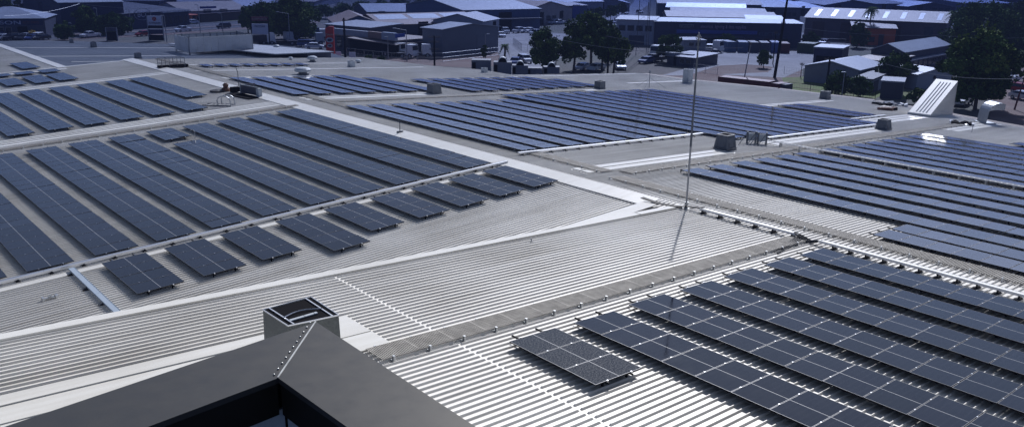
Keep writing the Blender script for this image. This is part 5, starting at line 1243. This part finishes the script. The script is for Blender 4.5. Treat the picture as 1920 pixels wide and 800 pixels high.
# red pylon
p = at(620, 113, 0); w = size_at(p, 15); H = hgt(p, 50); t = thing('red_pylon', 'thick red engine maker pylon with two oval emblems', 'sign', (p.x, p.y, 0), R(-41))
mb = MB(); mb.box(-w / 2, w / 2, 0, w * .5, 0, H * .93); mb.v += []; mb.hexa([Vector((-w / 2, 0, H * .93)), Vector((w / 2, 0, H * .93)), Vector((w / 2, w * .5, H * .93)), Vector((-w / 2, w * .5, H * .93))], [Vector((-w * .1, 0, H)), Vector((w / 2, 0, H)), Vector((w / 2, w * .5, H)), Vector((-w * .1, w * .5, H))]); mb.build('column', M['red'], t)
text('Cummins', t, -w * .42, -.05, H * .74, H * .06, 'cream', w * .84)
for z, m in ((.60, 'strip'), (.43, 'palegrey')):
    mb = MB(); n = 20; rx, rz = w * (.46 if z > .5 else .34), H * (.075 if z > .5 else .055); nn = len(mb.v)
    for y in (-.06, -.003):
        for i in range(n): a = 2 * math.pi * i / n; mb.v.append((rx * math.cos(a), y, H * z + rz * math.sin(a)))
    mb.face(list(range(n))); mb.face([n + i for i in reversed(range(n))])
    for i in range(n): mb.face([i, (i + 1) % n, n + (i + 1) % n, n + i])
    mb.build('emblem', M[m], t)
    mb = MB(); nn = 0
    for y in (-.09, -.062):
        for i in range(n): a = 2 * math.pi * i / n; mb.v.append((rx * .62 * math.cos(a), y, H * z + rz * .55 * math.sin(a)))
    mb.face(list(range(n))); mb.face([n + i for i in reversed(range(n))])
    for i in range(n): mb.face([i, (i + 1) % n, n + (i + 1) % n, n + i])
    mb.build('emblem_centre', M['navy'], t)
def lamp(label, px, py, top, arm=-18, m='polegrey'):
    p = at(px, py, 0); H = hgt(p, top); t = thing('street_lamp', label, 'street lamp', (p.x, p.y, 0), R(-41), 'street lamps')
    mb = MB(); mb.tube([(0, 0, 0), (0, 0, H)], [.12, .07], k=6); mb.build('pole', M[m], t)
    a = size_at(p, arm); mb = MB(); mb.tube([(0, 0, H), (a, 0, H + abs(a) * .15)], .05, k=5); mb.build('arm', M[m], t)
    mb = MB(); mb.box(a - .35, a + .35, -.15, .15, H + abs(a) * .15 - .06, H + abs(a) * .15 + .08); mb.build('lamp_head', M['ventlight'], t)
for a in [('leaning street lamp left of the dark hedge tree', 186, 62, 16, -3), ('street lamp at the parts shop corner', 137, 72, 44, -4), ('street lamp by the oval emblem wall', 246, 58, 18, -4), ('street lamp left of the plant screen', 313, 80, 30, -4), ('street lamp on the road behind the plant screen', 376, 64, 10, -4),
          ('street lamp at the road bend left of the truck sign', 418, 60, 26, -4), ('street lamp with long arm before the very large tree', 544, 84, 26, -20), ('street lamp at the far road junction', 632, 33, 3, -3), ('street lamp with long arm before the service canopy', 763, 116, 57, -22), ('twin headed lamp before the grey shed', 910, 112, 65, 5),
          ('street lamp at the left of the central trees', 1021, 132, 73, 6), ('street lamp inside the central street', 1042, 130, 68, 3), ('angled yard lamp before the windowed workshop', 1722, 132, 112, 10), ('thin pole lamp at the shrubs of the cottage', 1578, 182, 136, -2), ('lamp post in front of the enormous tree', 1822, 198, 140, -5), ('pole lamp by the parking before the grey shed', 728, 112, 70, -3)]:
    lamp(*a)
def ppole(label, px, py, top, arms=((0, 16),), m='wood', r=.16, lean=0):
    p = at(px, py, 0); H = hgt(p, top); t = thing('power_pole', label, 'power pole', (p.x, p.y, 0), R(-41), 'power poles')
    ln = size_at(p, lean); mb = MB(); mb.tube([(0, 0, 0), (ln, 0, H)], [r, r * .65], k=7); mb.build('pole', M[m], t)
    for dz, w in arms:
        w = size_at(p, w); z = H - .3 - size_at(p, dz); x = ln * z / H; mb = MB(); mb.box(x - w / 2, x + w / 2, -.1, .02, z - .07, z + .07)
        for k in (-.45, -.15, .15, .45): mb.tube([(x + w * k, -.04, z + .07), (x + w * k, -.04, z + .3)], .05, k=5)
        mb.build('crossarm', M['wood'], t)
    return t, p, H
ppole('tall black power pole with lamp head left of the dealership', 648, 117, 34, ((2, 6), (22, 5)), 'dark', .26)
ppole('power pole with one sided crossarms before the grey shed', 815, 138, 67, ((0, 22), (9, 20), (22, 18)), 'dark', .2)
ppole('power pole in front of the dark central trees', 1139, 140, 66, ((0, 14), (12, 12)), 'dark', .2)
ppole('slender dark mast left of the container yard apron', 1393, 160, 80, ((0, 4),), 'polegrey', .12, 8)
ppole('tall dark leaning pole in the yard by the blue container', 1452, 146, -12, ((50, 8),), 'dark', .3, 10)
ppole('pole behind the pale blue container with fitting', 1449, 120, 60, ((0, 6),), 'dark', .12)
ppole('black pole with crossarm beside the cottage carport', 1549, 170, 106, ((2, 20),), 'dark', .22)
ppole('dark pole right of the skylight warehouse', 1757, 80, 38, ((0, 8),), 'dark', .24)
ppole('leaning red brown pole at the right edge lot', 1902, 206, 138, ((0, 3),), 'containerred', .14, 9)
ppole('thin pole with small crossarm left of the cottage', 1501, 146, 118, ((0, 8),), 'dark', .08)
ppole('slender grey pole beside the street behind the palms', 1134, 60, 20, ((0, 3),), 'polegrey', .1)
# lattice masts
def lattice(label, px, py, w, H=31):
    p = at(px, py, 0); w = size_at(p, w); t = thing('lattice_mast', label, 'mast', (p.x, p.y, 0), 0)
    co = [(w / 2 * math.cos(a), w / 2 * math.sin(a)) for a in (.3, 2.4, 4.5)]
    mb = MB()
    for c in co: mb.tube([(c[0], c[1], 0), (c[0] * .6, c[1] * .6, H)], .07, k=5)
    mb.build('leg', M['slate'], t); mb = MB(); n = 16
    for i in range(n):
        for j in range(3):
            k0, k1 = i / n, (i + 1) / n; a, b = co[j], co[(j + 1) % 3]; f0_, f1_ = 1 - .4 * k0, 1 - .4 * k1
            mb.tube([(a[0] * f0_, a[1] * f0_, H * k0), (b[0] * f1_, b[1] * f1_, H * k1)], .02, k=3, cap=False)
    mb.build('brace', M['slate'], t)
lattice('three legged dark lattice mast before the pale blue office wing', 1206, 104, 28, 31)
# power lines
def wire(label, a, b, za, zb, sag=.6):
    a = at(*a, za); b = at(*b, zb); pts = []
    for i in range(13): k = i / 12; q = a.lerp(b, k); q.z -= sag * 4 * k * (1 - k); pts.append(q)
    o = a.copy(); mb = MB(); mb.tube([p - o for p in pts], .022, k=4); tag(mb.build('power_line', M['polegrey'], None, o), label, 'power line', 'power lines')
wire('power line from the parts shop toward the navy warehouse', (8, 30), (150, 7), 9, 10); wire('power line across the navy warehouse front', (150, 7), (330, 14), 10, 10)
wire('power line crossing the central trees', (1030, 70), (1300, 100), 8.5, 8.5); wire('power line crossing the portable hut', (1139, 68), (1393, 90), 9, 9)
wire('power line crossing the skylight warehouse front', (1500, 52), (1757, 66), 8, 8); wire('power line in front of the enormous tree', (1660, 120), (1905, 148), 8, 8)
wire('power line to the right of the enormous tree, upper one', (1757, 66), (2000, 66), 8, 8)

# fences
def fence(label, pts, h, m='polegrey', step=2.6, name='mesh_fence'):
    P = [at(x, y, 0) for x, y in pts]; o = P[0]; t = thing(name, label, 'fence', (o.x, o.y, 0)); mp = MB(); mr = MB()
    for a, b in zip(P[:-1], P[1:]):
        a = a - o; b = b - o; a.z = b.z = 0; n = max(1, int((b - a).length / step))
        for i in range(n + 1):
            q = a.lerp(b, i / n); mp = MB(); mp.tube([(0, 0, 0), (0, 0, h)], .045, k=4); mp.build('post', M[m], t, q)
        for z in (.1, h * .5, h): mr.tube([a + Vector((0, 0, z)), b + Vector((0, 0, z))], .025, k=3)
        k = int((b - a).length / .45)
        for i in range(k): q = a.lerp(b, i / k); mr.tube([q + Vector((0, 0, .1)), q + Vector((0, 0, h))], .012, k=3, cap=False)
    mr.build('mesh', M[m], t)
fence('mesh fence along the red dirt verge in front of the grey shed', [(735, 116), (830, 116), (935, 104)], 1.8); fence('mesh fence left of the power pole at the dealership', [(650, 106), (735, 116)], 1.8)
fence('yard fence behind the container apron', [(1300, 134), (1345, 140)], 1.5); fence('low fence beside the lean-to house', [(1470, 138), (1506, 141)], 1.3); fence('long dark fence before the cottage grass', [(1478, 172), (1560, 182), (1640, 190)], 1.6, 'dark')
fence('fence at the street side below the blue hall', [(962, 84), (978, 96), (1000, 100)], 1.8); fence('gate fence before the brown warehouse', [(1530, 86), (1584, 88)], 2.0)
# white low wall + dumpster by dealership
for (lab, px, py, w, top, m, nm) in (('white blank panel behind the black power pole', 661, 112, 12, 98, 'sigwhite', 'sign_panel'), ('white notice board with dark drawing by the red pylon', 635, 109, 10, 97, 'sigwhite', 'sign_panel'), ('tan low trailer near the end wall of the annex', 635, 118, 24, 112, 'cream', 'trailer')):
    p = at(px, py, 0); w = size_at(p, w); H = hgt(p, top); t = thing(nm, lab, 'panel' if nm == 'sign_panel' else 'trailer', (p.x, p.y, 0), R(-41)); mb = MB(); mb.box(-w / 2, w / 2, -.06, .06 if nm == 'sign_panel' else 2, .35, H); mb.build('board' if nm == 'sign_panel' else 'deck', M[m], t)
    mb = MB()
    for s in (-1, 1): mb.box(s * w * .4 - .06, s * w * .4 + .06, -.05, .05, 0, .349)
    mb.build('leg', M['dark'], t)

# ------------------------------------------------------------------ haze, sky, sun, camera
HAZE = True
if HAZE:
    mb = MB(); mb.box(-1600, 1600, -1600, 1600, -1.0, 36)
    hm = bpy.data.materials.new('haze'); hm.use_nodes = True; nt = hm.node_tree
    for n in list(nt.nodes): nt.nodes.remove(n)
    out = nt.nodes.new('ShaderNodeOutputMaterial'); v = nt.nodes.new('ShaderNodeVolumePrincipled')
    v.inputs['Color'].default_value = (.012, .016, .031, 1); v.inputs['Density'].default_value = .0050; v.inputs['Absorption Color'].default_value = (0, .03, .36, 1); v.inputs['Anisotropy'].default_value = .2
    nt.links.new(v.outputs[0], out.inputs['Volume'])
    o = mb.build('haze', hm); o['kind'] = 'stuff'; o['label'] = 'bluish haze over the town'
SUNAZ = R(33.7); SUNEL = R(40.4)
w = bpy.data.worlds.new('World'); S.world = w; w.use_nodes = True; nt = w.node_tree; bg = nt.nodes['Background']
sky = nt.nodes.new('ShaderNodeTexSky'); sky.sky_type = 'NISHITA'; sky.sun_disc = False; sky.sun_elevation = SUNEL; sky.sun_rotation = math.pi / 2 - SUNAZ
sky.air_density = 1.1; sky.dust_density = .35; sky.ozone_density = 1.5
hs = nt.nodes.new('ShaderNodeHueSaturation'); hs.inputs['Saturation'].default_value = .66; nt.links.new(sky.outputs[0], hs.inputs['Color']); nt.links.new(hs.outputs['Color'], bg.inputs['Color']); bg.inputs['Strength'].default_value = .066
L = bpy.data.lights.new('sun', 'SUN'); L.energy = 5.0; L.angle = R(.53); L.color = (1, .935, .835)
so = bpy.data.objects.new('sun', L); COL.objects.link(so)
dv = Vector((math.cos(SUNEL) * math.cos(SUNAZ), math.cos(SUNEL) * math.sin(SUNAZ), math.sin(SUNEL)))
so.rotation_euler = dv.to_track_quat('Z', 'Y').to_euler(); so.location = (0, 0, 80)
cam = bpy.data.cameras.new('camera'); co = bpy.data.objects.new('camera', cam); COL.objects.link(co)
cam.sensor_width = 36; cam.lens = 36 * FPX / 1920; cam.clip_end = 5000; cam.clip_start = .05
mw = Matrix((( rt.x, up.x, -fw.x, CAM.x), (rt.y, up.y, -fw.y, CAM.y), (rt.z, up.z, -fw.z, CAM.z), (0, 0, 0, 1)))
co.matrix_world = mw; S.camera = co
S.view_settings.view_transform = 'Standard'; S.view_settings.look = 'None'; S.view_settings.gamma = 1; S.view_settings.exposure = 0.44
S.cycles.volume_bounces = 0; S.cycles.max_bounces = 6; S.cycles.transparent_max_bounces = 8
